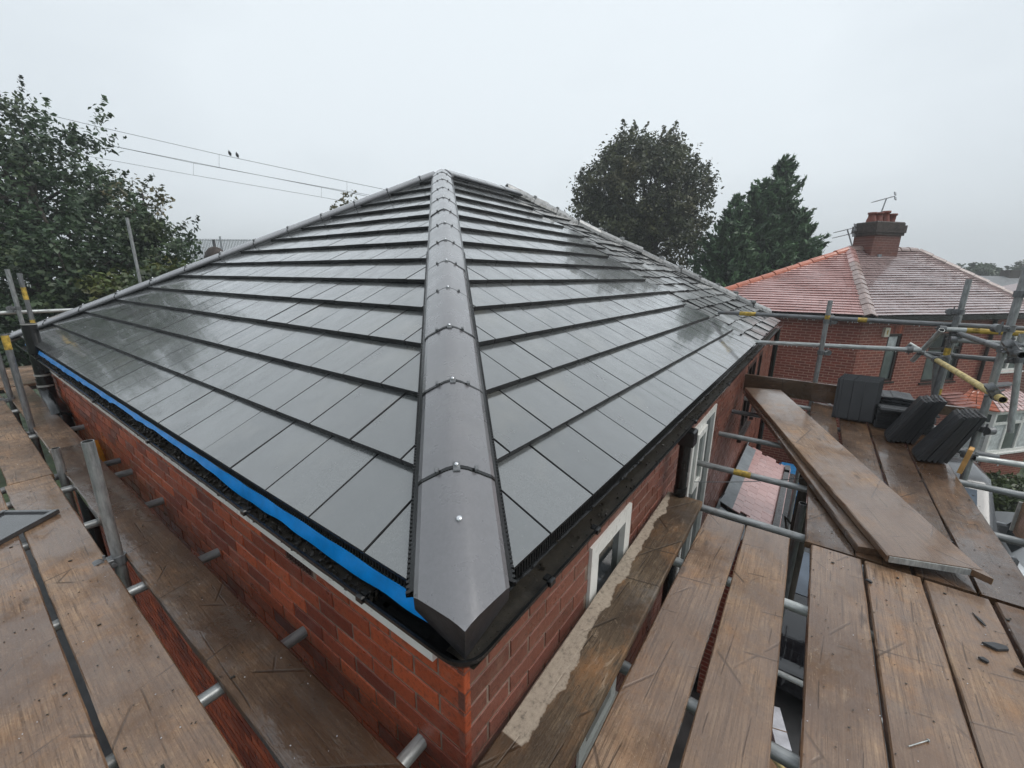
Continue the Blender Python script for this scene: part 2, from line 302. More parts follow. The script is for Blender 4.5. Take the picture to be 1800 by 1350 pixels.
# ------------------------------------------------------------------ mesh helpers
class MB:
    def __init__(s): s.v = []; s.f = []; s.sm = []; s.mi = []
    def face(s, idx, smooth=False, mi=0): s.f.append(tuple(idx)); s.sm.append(smooth); s.mi.append(mi)
    def quad(s, a, b, c, d, smooth=False, mi=0):
        i = len(s.v); s.v += [tuple(a), tuple(b), tuple(c), tuple(d)]; s.face((i, i+1, i+2, i+3), smooth, mi)
    def poly(s, pts, mi=0):
        i = len(s.v); s.v += [tuple(p) for p in pts]; s.face(range(i, i+len(pts)), False, mi)
    def box(s, lo, hi, M=None, ch=0.0, mi=0):
        x0, y0, z0 = lo; x1, y1, z1 = hi
        if ch:
            # top edges chamfered
            pts = [(x0, y0, z0), (x1, y0, z0), (x1, y1, z0), (x0, y1, z0), (x0, y0, z1-ch), (x1, y0, z1-ch), (x1, y1, z1-ch), (x0, y1, z1-ch),
                   (x0+ch, y0+ch, z1), (x1-ch, y0+ch, z1), (x1-ch, y1-ch, z1), (x0+ch, y1-ch, z1)]
            fs = [(3, 2, 1, 0), (0, 1, 5, 4), (1, 2, 6, 5), (2, 3, 7, 6), (3, 0, 4, 7), (4, 5, 9, 8), (5, 6, 10, 9), (6, 7, 11, 10), (7, 4, 8, 11), (8, 9, 10, 11)]
        else:
            pts = [(x0, y0, z0), (x1, y0, z0), (x1, y1, z0), (x0, y1, z0), (x0, y0, z1), (x1, y0, z1), (x1, y1, z1), (x0, y1, z1)]
            fs = [(3, 2, 1, 0), (4, 5, 6, 7), (0, 1, 5, 4), (1, 2, 6, 5), (2, 3, 7, 6), (3, 0, 4, 7)]
        i = len(s.v)
        s.v += [tuple(M @ Vector(p)) if M is not None else p for p in pts]
        for f in fs: s.face([i+k for k in f], False, mi)
    def prism(s, bot, top, mi=0, side=None):
        n = len(bot); i = len(s.v); s.v += [tuple(p) for p in bot] + [tuple(p) for p in top]
        s.face([i+k for k in reversed(range(n))], False, mi); s.face([i+n+k for k in range(n)], False, mi)
        for k in range(n):
            j = (k+1) % n; s.face((i+k, i+j, i+n+j, i+n+k), False, mi if side is None else side)
    def tube(s, pts, rad, seg=12, caps=True, smooth=True, mi=0):
        pts = [Vector(p) for p in pts]; n = len(pts)
        if not hasattr(rad, '__len__'): rad = [rad]*n
        base = len(s.v); prev = None
        for k, p in enumerate(pts):
            t = (pts[min(k+1, n-1)] - pts[max(k-1, 0)]).normalized()
            if prev is None:
                a = t.orthogonal().normalized()
            else:
                a = prev - t*prev.dot(t); a = a.normalized() if a.length > 1e-6 else t.orthogonal().normalized()
            prev = a; b = t.cross(a)
            for q in range(seg):
                an = 2*pi*q/seg; s.v.append(tuple(p + (a*cos(an)+b*sin(an))*rad[k]))
        for k in range(n-1):
            for q in range(seg):
                r = (q+1) % seg
                s.face((base+k*seg+q, base+k*seg+r, base+(k+1)*seg+r, base+(k+1)*seg+q), smooth, mi)
        if caps:
            for k, rev in ((0, True), (n-1, False)):
                i = len(s.v); s.v += [s.v[base+k*seg+q] for q in range(seg)]
                s.face([i+q for q in (reversed(range(seg)) if rev else range(seg))], False, mi)
    def pipe(s, p0, p1, r, ri=None, seg=20, mi=0, mi_in=1):
        """hollow straight tube with open ends"""
        ri = ri or r*0.84; p0 = Vector(p0); p1 = Vector(p1); d = (p1-p0).normalized(); a = d.orthogonal().normalized(); b = d.cross(a)
        ring = lambda p, rr: [tuple(p+(a*cos(2*pi*q/seg)+b*sin(2*pi*q/seg))*rr) for q in range(seg)]
        i = len(s.v); s.v += ring(p0, r)+ring(p1, r)+ring(p0, ri)+ring(p1, ri)+ring(p0, r)+ring(p0, ri)+ring(p1, r)+ring(p1, ri)
        for q in range(seg):
            t = (q+1) % seg
            s.face((i+q, i+t, i+seg+t, i+seg+q), True, mi)
            s.face((i+2*seg+t, i+2*seg+q, i+3*seg+q, i+3*seg+t), True, mi_in)
            s.face((i+4*seg+t, i+4*seg+q, i+5*seg+q, i+5*seg+t), False, mi)
            s.face((i+6*seg+q, i+6*seg+t, i+7*seg+t, i+7*seg+q), False, mi)
    def mesh(s, name, mats):
        me = bpy.data.meshes.new(name); me.from_pydata(s.v, [], s.f)
        for m in (mats if isinstance(mats, (list, tuple)) else [mats]): me.materials.append(MAT[m])
        me.polygons.foreach_set('use_smooth', s.sm); me.polygons.foreach_set('material_index', s.mi); me.update()
        return me
    def build(s, name, mats, parent=None, loc=None, rot=None, **tags):
        return obj(name, s.mesh(name, mats), parent, loc, rot, **tags)

def obj(name, me, parent=None, loc=None, rot=None, M=None, **tags):
    o = bpy.data.objects.new(name, me); COL.objects.link(o)
    if loc is not None: o.location = loc
    if rot is not None: o.rotation_euler = rot
    if M is not None: o.matrix_world = M
    if parent is not None: o.parent = parent
    for k, v in tags.items(): o[k] = v
    return o
def thing(name, label, category, loc=(0, 0, 0), rotz=0.0, group=None):
    o = obj(name, None, None, loc, (0, 0, rotz), label=label, category=category)
    if group: o['group'] = group
    return o
def tag(o, label, category, group=None):
    o['label'] = label; o['category'] = category
    if group: o['group'] = group
    return o

GROUND = -5.0
# ------------------------------------------------------------------ ground
b = MB(); b.quad((-400, -400, GROUND), (400, -400, GROUND), (400, 400, GROUND), (-400, 400, GROUND)); b.build('ground', 'grass', kind='structure')
b = MB(); b.quad((-0.05, -6, GROUND+.004), (7.5, -6, GROUND+.004), (4.3, 16.5, GROUND+.004), (-0.05, 13.3, GROUND+.004)); b.build('driveway', 'tarmac', kind='structure')
b = MB(); b.quad((-14, -9, GROUND+.008), (-0.3, -9, GROUND+.008), (-0.3, 0.05, GROUND+.008), (-14, 0.05, GROUND+.008)); b.build('side_path', 'tarmac', kind='structure')

# ------------------------------------------------------------------ the house being re-roofed
W, L, TH = 7.5, 9.2, radians(29); c, s = cos(TH), sin(TH); PARTY = 5.1
WALL = 0.06
house = thing('brick_house', 'two-storey red brick house with a new wet dark grey hipped tile roof', 'house')
APEX = Vector((-W/2, W/2, W/2*tan(TH)))
ML = Matrix(((1, 0, 0, 0), (0, c, -s, 0), (0, s, c, 0), (0, 0, 0, 1)))              # left slope: u=x
MR = Matrix(((0, -c, s, 0), (1, 0, 0, 0), (0, s, c, 0), (0, 0, 0, 1)))              # right slope: u=y

# under-roof decks (felted slopes) and hidden back slopes
z0 = -0.012
E = [Vector((0, 0, z0)), Vector((0, L, z0)), Vector((-W, L, z0)), Vector((-W, 0, z0))]
T1 = APEX + Vector((0, 0, z0)); T2 = Vector((-W/2, L-W/2, APEX.z+z0))
b = MB(); b.poly([E[3], E[0], T1]); b.poly([E[0], E[1], T2, T1]); b.build('roof_underlay', 'felt', house)
b = MB(); b.poly([E[1], E[2], T2]); b.poly([E[2], E[3], T1, T2]); b.build('back_slope', 'old', house)

def clip(poly, a, bb, cc):
    """keep a*u+b*v+c >= 0"""
    out = []
    for i in range(len(poly)):
        p, q = poly[i], poly[(i+1) % len(poly)]
        dp, dq = a*p[0]+bb*p[1]+cc, a*q[0]+bb*q[1]+cc
        if dp >= 0: out.append(p)
        if (dp >= 0) != (dq >= 0):
            t = dp/(dp-dq); out.append((p[0]+(q[0]-p[0])*t, p[1]+(q[1]-p[1])*t))
    return out

GAUGE, TWD, TLEN = 0.306, 0.298, 0.372
def tile_top(v): return 0.050 - 0.0350*v/TLEN
def tile_mesh(name, poly, mat, th=0.0268, lip=True):
    mb = MB()
    bot = [(p[0], p[1], tile_top(p[1])-th) for p in poly]; top = [(p[0], p[1], tile_top(p[1])) for p in poly]
    ctr = (sum(p[0] for p in poly)/len(poly), sum(p[1] for p in poly)/len(poly))
    if lip:   # small arris on the upper edge
        mid = [(x, y, z-0.004) for x, y, z in top]; k = 0.003
        tp = []
        for x, y, z in top:
            dx, dy = ctr[0]-x, ctr[1]-y; d = hypot(dx, dy) or 1
            tp.append((x+dx/d*k, y+dy/d*k, z))
        n = len(bot); mb.v = bot+mid+tp
        mb.face(reversed(range(n))); mb.face(range(2*n, 3*n))
        for q in range(n):
            j = (q+1) % n; mb.face((q, j, n+j, n+q), False, 1); mb.face((n+q, n+j, 2*n+j, 2*n+q), False, 1)
    else: mb.prism(bot, top)
    return mb.mesh(name, [mat, 'tile_edge'])
FULL = [(0.003, 0), (TWD-0.003, 0), (TWD-0.003, TLEN), (0.003, TLEN)]
full_mesh = tile_mesh('roof_tile', FULL, 'tile')
cand = []     # (distance, matrix, mesh or None, poly)
HOFF = 0.045  # tiles are cut just short of the hip line
for side, MM in (('L', ML), ('R', MR)):
    for row in range(14):
        v0 = row*GAUGE
        if side == 'L': start = -0.3635 + TWD - (row % 2)*TWD/2; urange = [start - TWD*(k+1) for k in range(-1, 27)]
        else: start = 0.673 - 3*TWD + (row % 2)*TWD/2; urange = [start + TWD*k for k in range(0, 18)]
        for u0 in urange:
            if side == 'R' and u0 + TWD > PARTY + 0.16 + 0.05*sin(row*2.3): continue
            poly = [(u0+p[0], v0+p[1]) for p in FULL]
            if side == 'L': poly = clip(poly, -1, -c, -HOFF); poly = clip(poly, 1, -c, W-HOFF)
            else: poly = clip(poly, 1, -c, -HOFF)
            poly = clip(poly, 0, -1, 14*GAUGE-0.02)
            if len(poly) < 3: continue
            ar = abs(sum(poly[i][0]*poly[(i+1) % len(poly)][1]-poly[(i+1) % len(poly)][0]*poly[i][1] for i in range(len(poly))))/2
            if ar < 0.003: continue
            whole = abs(ar-(TWD-0.006)*TLEN) < 1e-5
            loc = [(p[0]-u0, p[1]-v0) for p in poly]
            cen = MM @ Vector((u0+.15, v0+.15, 0)); d = (cen-CAM).length
            d *= 1.0 if side == 'R' else (1.0 + 0.10*max(0, -u0-3.2))
            jit = Euler((random.gauss(0, .0026), random.gauss(0, .0032), random.gauss(0, .0012))).to_matrix().to_4x4()
            cand.append((d, MM @ Matrix.Translation((u0, v0, random.uniform(0, .0016))) @ jit, None if whole else loc))
cand.sort(key=lambda t: t[0])
for d, MX, loc in cand[:300]:
    obj('roof_tile', full_mesh if loc is None else tile_mesh('roof_tile', loc, 'tile'), house, M=MX)
mb = MB()
for d, MX, loc in cand[300:]:
    p = loc or FULL
    mb.prism([tuple(MX @ Vector((x, y, tile_top(y)-.0268))) for x, y in p], [tuple(MX @ Vector((x, y, tile_top(y)))) for x, y in p], 0, 1)
if mb.v: mb.build('far_roof_tiles', ['tile', 'tile_edge'], house, kind='stuff')

# old weathered tiles on the far part of the right slope
OG, OW = 0.205, 0.235
for row in range(22):
    v0 = row*OG
    if v0*c > W/2-0.05: break
    u = PARTY - 0.10 - (row % 2)*OW/2
    while u < L - v0*c:
        wd = OW*random.uniform(.93, 1.06)
        poly = [(u+.003, v0+random.uniform(-.014, .010)), (u+wd-.004, v0+random.uniform(-.014, .010)), (u+wd-.004, v0+.27), (u+.003, v0+.27)]
        poly = clip(poly, -1, -c, L-0.03); poly = clip(poly, 0, -1, W/2/c-.01); poly = clip(poly, 1, 0, -(PARTY-0.12))
        if len(poly) >= 3 and u + wd < L:
            loc = [(p[0]-u, p[1]-v0) for p in poly]
            ji = Euler((random.gauss(0, .018), random.gauss(0, .020), random.gauss(0, .014))).to_matrix().to_4x4()
            obj('old_tile', tile_mesh('old_tile', loc, 'old', 0.020, True), house, M=MR @ Matrix.Translation((u, v0, random.uniform(-.030, -.014))) @ ji)
        u += wd

# hip and ridge caps --------------------------------------------------------
def frame(p0, p1):
    a = (p1-p0).normalized(); bvec = Vector((0, 0, 1)).cross(a).normalized(); n = a.cross(bvec)
    return Matrix(((a.x, bvec.x, n.x, p0.x), (a.y, bvec.y, n.y, p0.y), (a.z, bvec.z, n.z, p0.z), (0, 0, 0, 1))), (p1-p0).length
PROF = [(-.120, -.018), (-.120, .020), (-.108, .034), (-.074, .056), (-.034, .080), (-.014, .087), (.014, .087), (.034, .080), (.074, .056), (.108, .034), (.120, .020), (.120, -.018)]
def cap_mesh(name, l, mat, prof=PROF, th=.014, flare=0.0):
    mb = MB(); n = len(prof)
    inn = [(bx*(1-th/.124), nz-th) for bx, nz in prof]
    outer0 = [(0, bx*(1+flare), nz+flare*.06) for bx, nz in prof]; outer1 = [(l, bx, nz) for bx, nz in prof]
    in0 = [(0, bx, nz) for bx, nz in inn]; in1 = [(l, bx, nz) for bx, nz in inn]
    mb.v = outer0+outer1+in0+in1
    for q in range(n-1): mb.face((2*n+q+1, 3*n+q+1, 3*n+q, 2*n+q)); mb.face((q, q+1, 2*n+q+1, 2*n+q)); mb.face((n+q+1, n+q, 3*n+q, 3*n+q+1))
    for q in (0, n-1): mb.face((q, 2*n+q, 3*n+q, n+q) if q == 0 else (q, n+q, 3*n+q, 2*n+q))
    h0 = len(mb.v); mb.v += outer0+outer1
    for q in range(n-1): mb.face((h0+q, h0+n+q, h0+n+q+1, h0+q+1), 3 <= q < n-4)
    return mb.mesh(name, mat)
def clip_mesh():
    mb = MB()
    mb.box((-.022, -.011, .086), (.016, .011, .094), ch=.002)
    for sg in (-1, 1):
        mb.box((-.010, sg*.062-.006, .066), (.008, sg*.062+.006, .080), ch=.002)
    return mb.mesh('clip', 'galv_d')
def screw_mesh():
    mb = MB()
    for k in range(3):
        pass
    rings = [(.0075, .094), (.0075, .098), (.0055, .1015), (.002, .103)]
    base = []
    for r, z in rings:
        i = len(mb.v); base.append(i); mb.v += [(r*cos(2*pi*q/10), r*sin(2*pi*q/10), z) for q in range(10)]
    for k in range(3):
        for q in range(10):
            t = (q+1) % 10; mb.face((base[k]+q, base[k]+t, base[k+1]+t, base[k+1]+q), True)
    mb.face([base[3]+q for q in range(10)], True)
    return mb.mesh('screw', 'steel')
def union_mesh():
    mb = MB(); n = len(PROF)
    for x, k in ((-.012, .99), (-.010, 1.022), (.002, 1.022), (.004, .99)):
        mb.v += [(x, bx*k, nz*k+.0015) for bx, nz in PROF]
    for r in range(3):
        for q in range(n-1): mb.face((r*n+q, (r+1)*n+q, (r+1)*n+q+1, r*n+q+1))
    return mb.mesh('union', 'black')
CLIP, SCREW, UNION = clip_mesh(), screw_mesh(), union_mesh()
def cap_run(p0, p1, starts, mat, name, tray=True, clips=True, jitter=.0008, prof=PROF):
    MX, Ltot = frame(p0, p1)
    shared = {}
    for k in range(len(starts)-1):
        l = round(starts[k+1]-starts[k]-.008, 3)
        if l not in shared: shared[l] = cap_mesh(name, l, mat, prof, flare=0.012)
        ji = Euler((random.gauss(0, jitter*8), random.gauss(0, jitter*5), random.gauss(0, jitter*5))).to_matrix().to_4x4()
        o = obj(name, shared[l], house, M=MX @ Matrix.Translation((starts[k], 0, random.uniform(0, jitter*3))) @ ji)
        if clips:
            obj('clip', CLIP, o); obj('screw', SCREW, o); obj('union', UNION, o)
    if tray:   # black roll with combed edges under the caps
        mb = MB(); a0, a1 = starts[0]+(.05 if starts[0] < .3 else -.34), starts[-1]
        for sg in (-1, 1):
            mb.quad((a0, sg*.138, -.004), (a1, sg*.138, -.004), (a1, sg*.114, .020), (a0, sg*.114, .020))
            q = a0
            while q < min(a1, a0+2.6):
                mb.box((q, min(sg*.118, sg*.142), -.020), (q+.007, max(sg*.118, sg*.142), .000)); q += .014
        mb.box((a0+.35, -.095, .0), (a1, .095, .036)); mb.box((a0+.35, -.045, .036), (a1, .045, .066))
        mb.build('dry_hip_roll', 'black', house).matrix_world = MX
    return MX
hip0 = Vector((0, 0, 0.012)); hipT = APEX + Vector((0, 0, 0.012))
seams = [.41, .87, 1.32, 1.78, 2.22, 2.66, 3.11, 3.57, 4.03, 4.50, 4.97, 5.42, 5.66]
MH = cap_run(hip0, hipT, seams, 'cap', 'hip_tile')
# the starter cap with its mitred closed end
mb = MB(); n = len(PROF)
def front(bx): return -.075 + abs(bx)*1.02
o0 = [(front(bx), bx, nz) for bx, nz in PROF]; o1 = [(.405, bx, nz) for bx, nz in PROF]
mb.v = o0 + o1
for q in range(n-1): mb.face((q, n+q, n+q+1, q+1), 3 <= q < n-4)
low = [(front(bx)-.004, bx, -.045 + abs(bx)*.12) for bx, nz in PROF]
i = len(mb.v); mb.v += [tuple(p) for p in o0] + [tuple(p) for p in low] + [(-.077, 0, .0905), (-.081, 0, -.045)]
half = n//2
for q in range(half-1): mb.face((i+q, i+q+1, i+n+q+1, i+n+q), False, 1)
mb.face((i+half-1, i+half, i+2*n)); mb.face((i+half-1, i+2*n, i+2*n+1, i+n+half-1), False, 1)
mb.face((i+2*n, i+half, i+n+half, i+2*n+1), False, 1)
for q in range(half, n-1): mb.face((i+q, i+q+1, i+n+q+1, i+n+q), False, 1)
st = mb.build('hip_end_tile', ['cap', 'cap_front_shade'], house); st.matrix_world = MH
st['label'] = 'mitred closed end cap of the front hip'
obj('screw', SCREW, st, (.215, 0, -.006)).scale = (1.25, 1.25, 1.0)

# left hip, ridge, old far hip
cap_run(Vector((-W, 0, .012)), hipT, [-.05+.455*k for k in range(13)] + [5.62], 'cap', 'hip_tile')
ridge_end = Vector((-W/2, L-W/2, APEX.z+.012))
cap_run(hipT, ridge_end, [.05, .40, .80, 1.25, 1.7], 'cap', 'ridge_tile', clips=False)
OPROF = [(-.12, -.03), (-.105, .02), (-.07, .058), (-.03, .075), (.03, .075), (.07, .058), (.105, .02), (.12, -.03)]
cap_run(ridge_end, Vector((0, L, .012)), [-.05] + [.42*k+.3+random.uniform(-.02, .02) for k in range(13)], 'old', 'old_hip_tile', tray=False, clips=False, jitter=.006, prof=OPROF)
# mortar lumps between the old hip caps
MO, Lo = frame(ridge_end, Vector((0, L, .012)))
for k in range(12):
    mb = MB(); a = .42*k+.3
    for j in range(3):
        bx = random.uniform(-.05, .05)
        mb.box((a-.03, bx-.05, .05), (a+.02, bx+.05, .095+random.uniform(0, .02)), ch=.008)
    mb.build('mortar_joint', 'old', house).matrix_world = MO
# a few loose ridge tiles left lying at the join
for k, (a, tz, rx) in enumerate(((-.20, .035, .22), (.15, .03, .10), (.55, .03, .28))):
    o = obj('loose_ridge_tile', cap_mesh('loose_ridge_tile', .40, 'old', OPROF), None, M=MO @ Matrix.Translation((a, .02*k, tz)) @ Euler((rx*.4, -.05, rx)).to_matrix().to_4x4())
    tag(o, ('loose old ridge tile tilted up highest at the end of the new ridge', 'loose old ridge tile lying between two others at the roof join', 'loose old ridge tile lowest down the old hip')[k], 'ridge tile', 'loose ridge tiles at the join')

# eaves: fascia, gutters, membrane -----------------------------------------
b = MB(); b.box((-W+.05, 0.036, -.268), (-.16, .054, -.015)); b.build('fascia', 'white', house)
b = MB(); b.box((-.058, .07, -.17), (-.042, L-.1, -.015)); b.build('fascia', 'brownframe', house)
def gutter(path, name, r=.056):
    """half round channel swept along plan path, outward normal to the right of travel"""
    mb = MB(); segs = 9; rows = []
    for (x, y, nx, ny) in path:
        row = []
        for rr in (r, r-.003):
            for q in range(segs+1):
                an = pi*q/segs; off = rr*cos(an); z = -.052 - rr*sin(an)
                row.append((x+nx*off, y+ny*off, z))
        row.append((x+nx*(r+.006), y+ny*(r+.006), -.050)); row.append((x+nx*(r+.006), y+ny*(r+.006), -.060))
        rows.append(row)
    m = len(rows[0])
    for row in rows: mb.v += row
    for k in range(len(rows)-1):
        for q in range(segs):
            a = k*m+q; mb.face((a, a+1, a+m+1, a+m), True)
            a = k*m+segs+1+q; mb.face((a+m, a+m+1, a+1, a), True)
        a0 = k*m; mb.face((a0+segs+1, a0+m+segs+1, a0+m+2*segs+2, a0+2*segs+2)); mb.face((a0+2*segs+2, a0+m+2*segs+2, a0+m+2*segs+3, a0+2*segs+3)); mb.face((a0+2*segs+3, a0+m+2*segs+3, a0+m, a0))
    return mb.build(name, 'black', house)
gx = -.012
gutter([(-W+.1, gx, 0, -1), (-3.5, gx+.004, 0, -1), (-.28, gx, 0, -1)], 'gutter')
arc = [(-.30, gx, 0, -1)] + [(.012*sin(t), -.012*cos(t), sin(t), -cos(t)) for t in np.linspace(0, pi/2, 9)] + [(-gx, .30, 1, 0)]
gutter(arc, 'gutter_corner')
gutter([(-gx, .28, 1, 0), (-gx, 4.0, 1, 0), (-gx, L-.15, 1, 0)], 'gutter')
for x in (-.32, -1.05, -2.2, -3.4, -4.6, -5.8):
    b = MB(); b.box((x-.014, -.080, -.064), (x+.014, -.066, -.044), ch=.004); b.box((x-.012, -.066, -.050), (x+.012, -.05, -.044)); b.build('gutter_bracket', 'black', house)
for y in (.30, .62, 2.05, 3.2, 4.6, 6.0):
    b = MB(); b.box((.066, y-.014, -.064), (.080, y+.014, -.044), ch=.004); b.box((.05, y-.012, -.050), (.066, y+.012, -.044)); b.build('gutter_bracket', 'black', house)
# silt lying in the gutters
def silt(pts, name):
    mb = MB(); n = len(pts)
    for k, (x, y, nx, ny) in enumerate(pts):
        for q in range(6):
            off = -.046+.092*q/5
            mb.v.append((x+nx*off, y+ny*off, -.088 + random.gauss(0, .0012)))
    for k in range(n-1):
        for q in range(5): a = k*6+q; mb.face((a, a+1, a+7, a+6), True)
    return mb.build(name, 'mulch', house, kind='stuff')
silt([(-W+.2+.05*k, gx, 0, -1) for k in range(int((W-.5)/.05))], 'gutter_silt')
silt([(-gx, -.03+.05*k, 1, 0) for k in range(int((L-.5)/.05))], 'gutter_silt')
mb = MB()
for k in range(1500):      # moss and grit clods in the left gutter
    x = -random.uniform(1.6, 6.8) if random.random() < .8 else -random.uniform(.3, 1.6); r = random.uniform(.002, .0075); y = gx + random.uniform(-.045, .03); z = -.084 + random.uniform(0, .022 if x < -1.7 else .003)
    mb.box((-r, -r*.8, -r*.6), (r, r*.8, r*.6), Matrix.Translation((x, y, z)) @ Euler((random.random()*3, random.random()*3, random.random()*3)).to_matrix().to_4x4())
for k in range(220):
    y = random.uniform(.35, 6); r = random.uniform(.002, .006)
    mb.box((-r, -r*.8, -r*.6), (r, r*.8, r*.6), Matrix.Translation((-gx+random.uniform(-.04, .04), y, -.082+random.uniform(0, .01))) @ Euler((random.random()*3, random.random()*3, random.random()*3)).to_matrix().to_4x4())
mb.build('gutter_moss', 'mulch', house, kind='stuff')
# black eaves comb under the first course, both sides
mb = MB(); mb.box((-W+.3, .006, -.020), (-.10, .030, .012)); x = -.1
while x > -5.2: mb.box((x-.006, -.003, -.016), (x, .008, .010)); x -= .014
mb.build('eaves_comb', 'felt', house)
mb = MB(); mb.box((-.030, .10, -.028), (-.006, PARTY, .012)); y = .12
while y < 3.0: mb.box((-.008, y, -.024), (.004, y+.006, .010)); y += .014
mb.build('eaves_comb', 'felt', house)
# blue membrane strip hanging from the eave into the left gutter
mb = MB(); xs = np.arange(-W+.35, -.10, .03); rows = 6
def blue_w(x):
    d = -x
    if d < 1.3: return .048
    if d < 1.9: return .048 - .028*(d-1.3)/.6
    if d < 3.2: return .020
    return .026 if d < 4.2 else .036
for x in xs:
    wv = blue_w(x) + .004*sin(x*9)+.002*sin(x*31+1)
    for q in range(rows):
        t = q/(rows-1); mb.v.append((x, -.004 - .014*t + .0015*sin(x*23+t*3) , -.016 - wv*t))
for k in range(len(xs)-1):
    for q in range(rows-1): a = k*rows+q; mb.face((a, a+rows, a+rows+1, a+1), True)
mb.build('membrane_strip', 'blue', house)

# walls: every brick is a piece --------------------------------------------
def wall_bricks(origin, along, out, length, z_top, z_bot, openings):
    """list of (center distance, matrix-space corner, length) for stretcher bond bricks"""
    res = []; rows = int((z_top-z_bot)/.075)
    for r in range(rows):
        zt = z_top - r*.075; x = -.1125 if r % 2 else 0.0; first = True
        while x < length:
            a, e = max(x, 0)+.0, min(x+.215, length)
            if e-a > .04:
                pieces = [(a, e)]
                for (o0, o1, oz0, oz1) in openings:
                    if zt-.0325 < oz1 and zt-.0325 > oz0:
                        nw = []
                        for (p, q) in pieces:
                            if q <= o0 or p >= o1: nw.append((p, q))
                            else:
                                if p < o0-.03: nw.append((p, o0-.004))
                                if q > o1+.03: nw.append((o1+.004, q))
                        pieces = nw
                for (p, q) in pieces: res.append((p, q, zt))
            x += .225
    return res
def wall_back(name, M, length, z_top, z_bot, openings, depth):
    xs = sorted({0, length} | {v for o in openings for v in o[:2]}); zs = sorted({z_top, z_bot} | {v for o in openings for v in o[2:]})
    mb = MB()
    for i in range(len(xs)-1):
        for j in range(len(zs)-1):
            mx, mz = (xs[i]+xs[i+1])/2, (zs[j]+zs[j+1])/2
            if any(o[0] < mx < o[1] and o[2] < mz < o[3] for o in openings): continue
            mb.quad((xs[i], depth, zs[j]), (xs[i+1], depth, zs[j]), (xs[i+1], depth, zs[j+1]), (xs[i], depth, zs[j+1]))
    for o in openings:   # reveals
        x0, x1, q0, q1 = o
        for (p, q) in (((x0, q0), (x0, q1)), ((x1, q1), (x1, q0)), ((x0, q1), (x1, q1)), ((x1, q0), (x0, q0))):
            mb.quad((p[0], depth, p[1]), (q[0], depth, q[1]), (q[0], depth+.10, q[1]), (p[0], depth+.10, p[1]))
    ob = mb.build(name, 'mortar', house); ob.matrix_world = M; return ob
# wall local: x along wall away from the corner (left wall runs -X so it is mirrored by using its far end as origin), y into the wall
MWL = Matrix.Translation((-W+WALL, WALL, 0))                                   # x -> +X, y -> +Y (inwards)
MWR = Matrix(((0, -1, 0, -WALL), (1, 0, 0, WALL), (0, 0, 1, 0), (0, 0, 0, 1)))  # x -> +Y, y -> -X (inwards)
LWL, LWR = W-2*WALL, L-2*WALL
air = (LWL-(1.06-WALL)-.012, LWL-(.865-WALL), -.345, -.272)
win_r = [(.87-WALL, 1.345-WALL, -1.62, -.33), (2.70-WALL, 3.55-WALL, -2.0, -.33), (5.65-WALL, 6.55-WALL, -1.35, -.33), (6.85-WALL, 7.3-WALL, -1.35, -.33)]
pieces = []
for key, MM, ln, ops, mat in (('L', MWL, LWL, [air], 'brick'), ('R', MWR, LWR, win_r, 'brick_r')):
    mops = ops if key == 'R' else [(ln-o[1], ln-o[0], o[2], o[3]) for o in ops]
    for (p, q, zt) in wall_bricks(None, None, None, ln, -.20 if key == 'L' else -.19, GROUND, mops):
        if key == 'L': p, q = ln-q, ln-p
        cen = MM @ Vector(((p+q)/2, 0, zt-.03)); d = (cen-CAM).length
        vis = zt > (-1.0 if key == 'L' else -.95)
        if key == 'L' and False: pass
        pieces.append((d if vis else d+50, key, p, q, zt, MM, mat))
pieces.sort(key=lambda t: t[0])
wl = wall_back('wall', MWL, LWL, -.10, GROUND, [air], .004); wr_ = wall_back('wall', MWR, LWR, -.10, GROUND, win_r, .004)
bmesh_cache = {}
rest = {'L': MB(), 'R': MB()}
for k, (d, key, p, q, zt, MM, mat) in enumerate(pieces):
    ln = round(q-p, 3)
    if k < 300:
        kk = (ln, mat)
        if kk not in bmesh_cache:
            mb = MB(); mb.box((0, -.0, -.065), (ln, .025, 0)); e = .0022
            # softened arrises on the face
            mb = MB(); pts = [(0, .025, -.065), (ln, .025, -.065), (ln, .025, 0), (0, .025, 0), (0, e, -.065), (ln, e, -.065), (ln, e, 0), (0, e, 0), (e, 0, -.065+e), (ln-e, 0, -.065+e), (ln-e, 0, -e), (e, 0, -e)]
            mb.v = pts
            for f in ((0, 1, 5, 4), (1, 2, 6, 5), (2, 3, 7, 6), (3, 0, 4, 7), (4, 5, 9, 8), (5, 6, 10, 9), (6, 7, 11, 10), (7, 4, 8, 11), (8, 9, 10, 11)): mb.face(f)
            bmesh_cache[kk] = mb.mesh('brick', mat)
        par = wl if key == 'L' else wr_
        o = obj('brick', bmesh_cache[kk], par); o.location = (p, random.uniform(-.0012, .0012), zt); o.rotation_euler = (0, random.gauss(0, .003), random.gauss(0, .002))
    else:
        dy = random.uniform(-.0012, .0012)
        rest[key].box((p, dy, zt-.065), (q, .02+dy, zt))
rest['L'].build('lower_bricks', 'brick', wl, kind='stuff'); rest['R'].build('lower_bricks', 'brick_r', wr_, kind='stuff')
b = MB(); b.quad((-W+WALL, L-WALL, GROUND), (-WALL, L-WALL, GROUND), (-WALL, L-WALL, -.1), (-W+WALL, L-WALL, -.1)); b.quad((-W+WALL, WALL, GROUND), (-W+WALL, L-WALL, GROUND), (-W+WALL, L-WALL, -.1), (-W+WALL, WALL, -.1)); b.build('back_wall', 'brickwall', house)
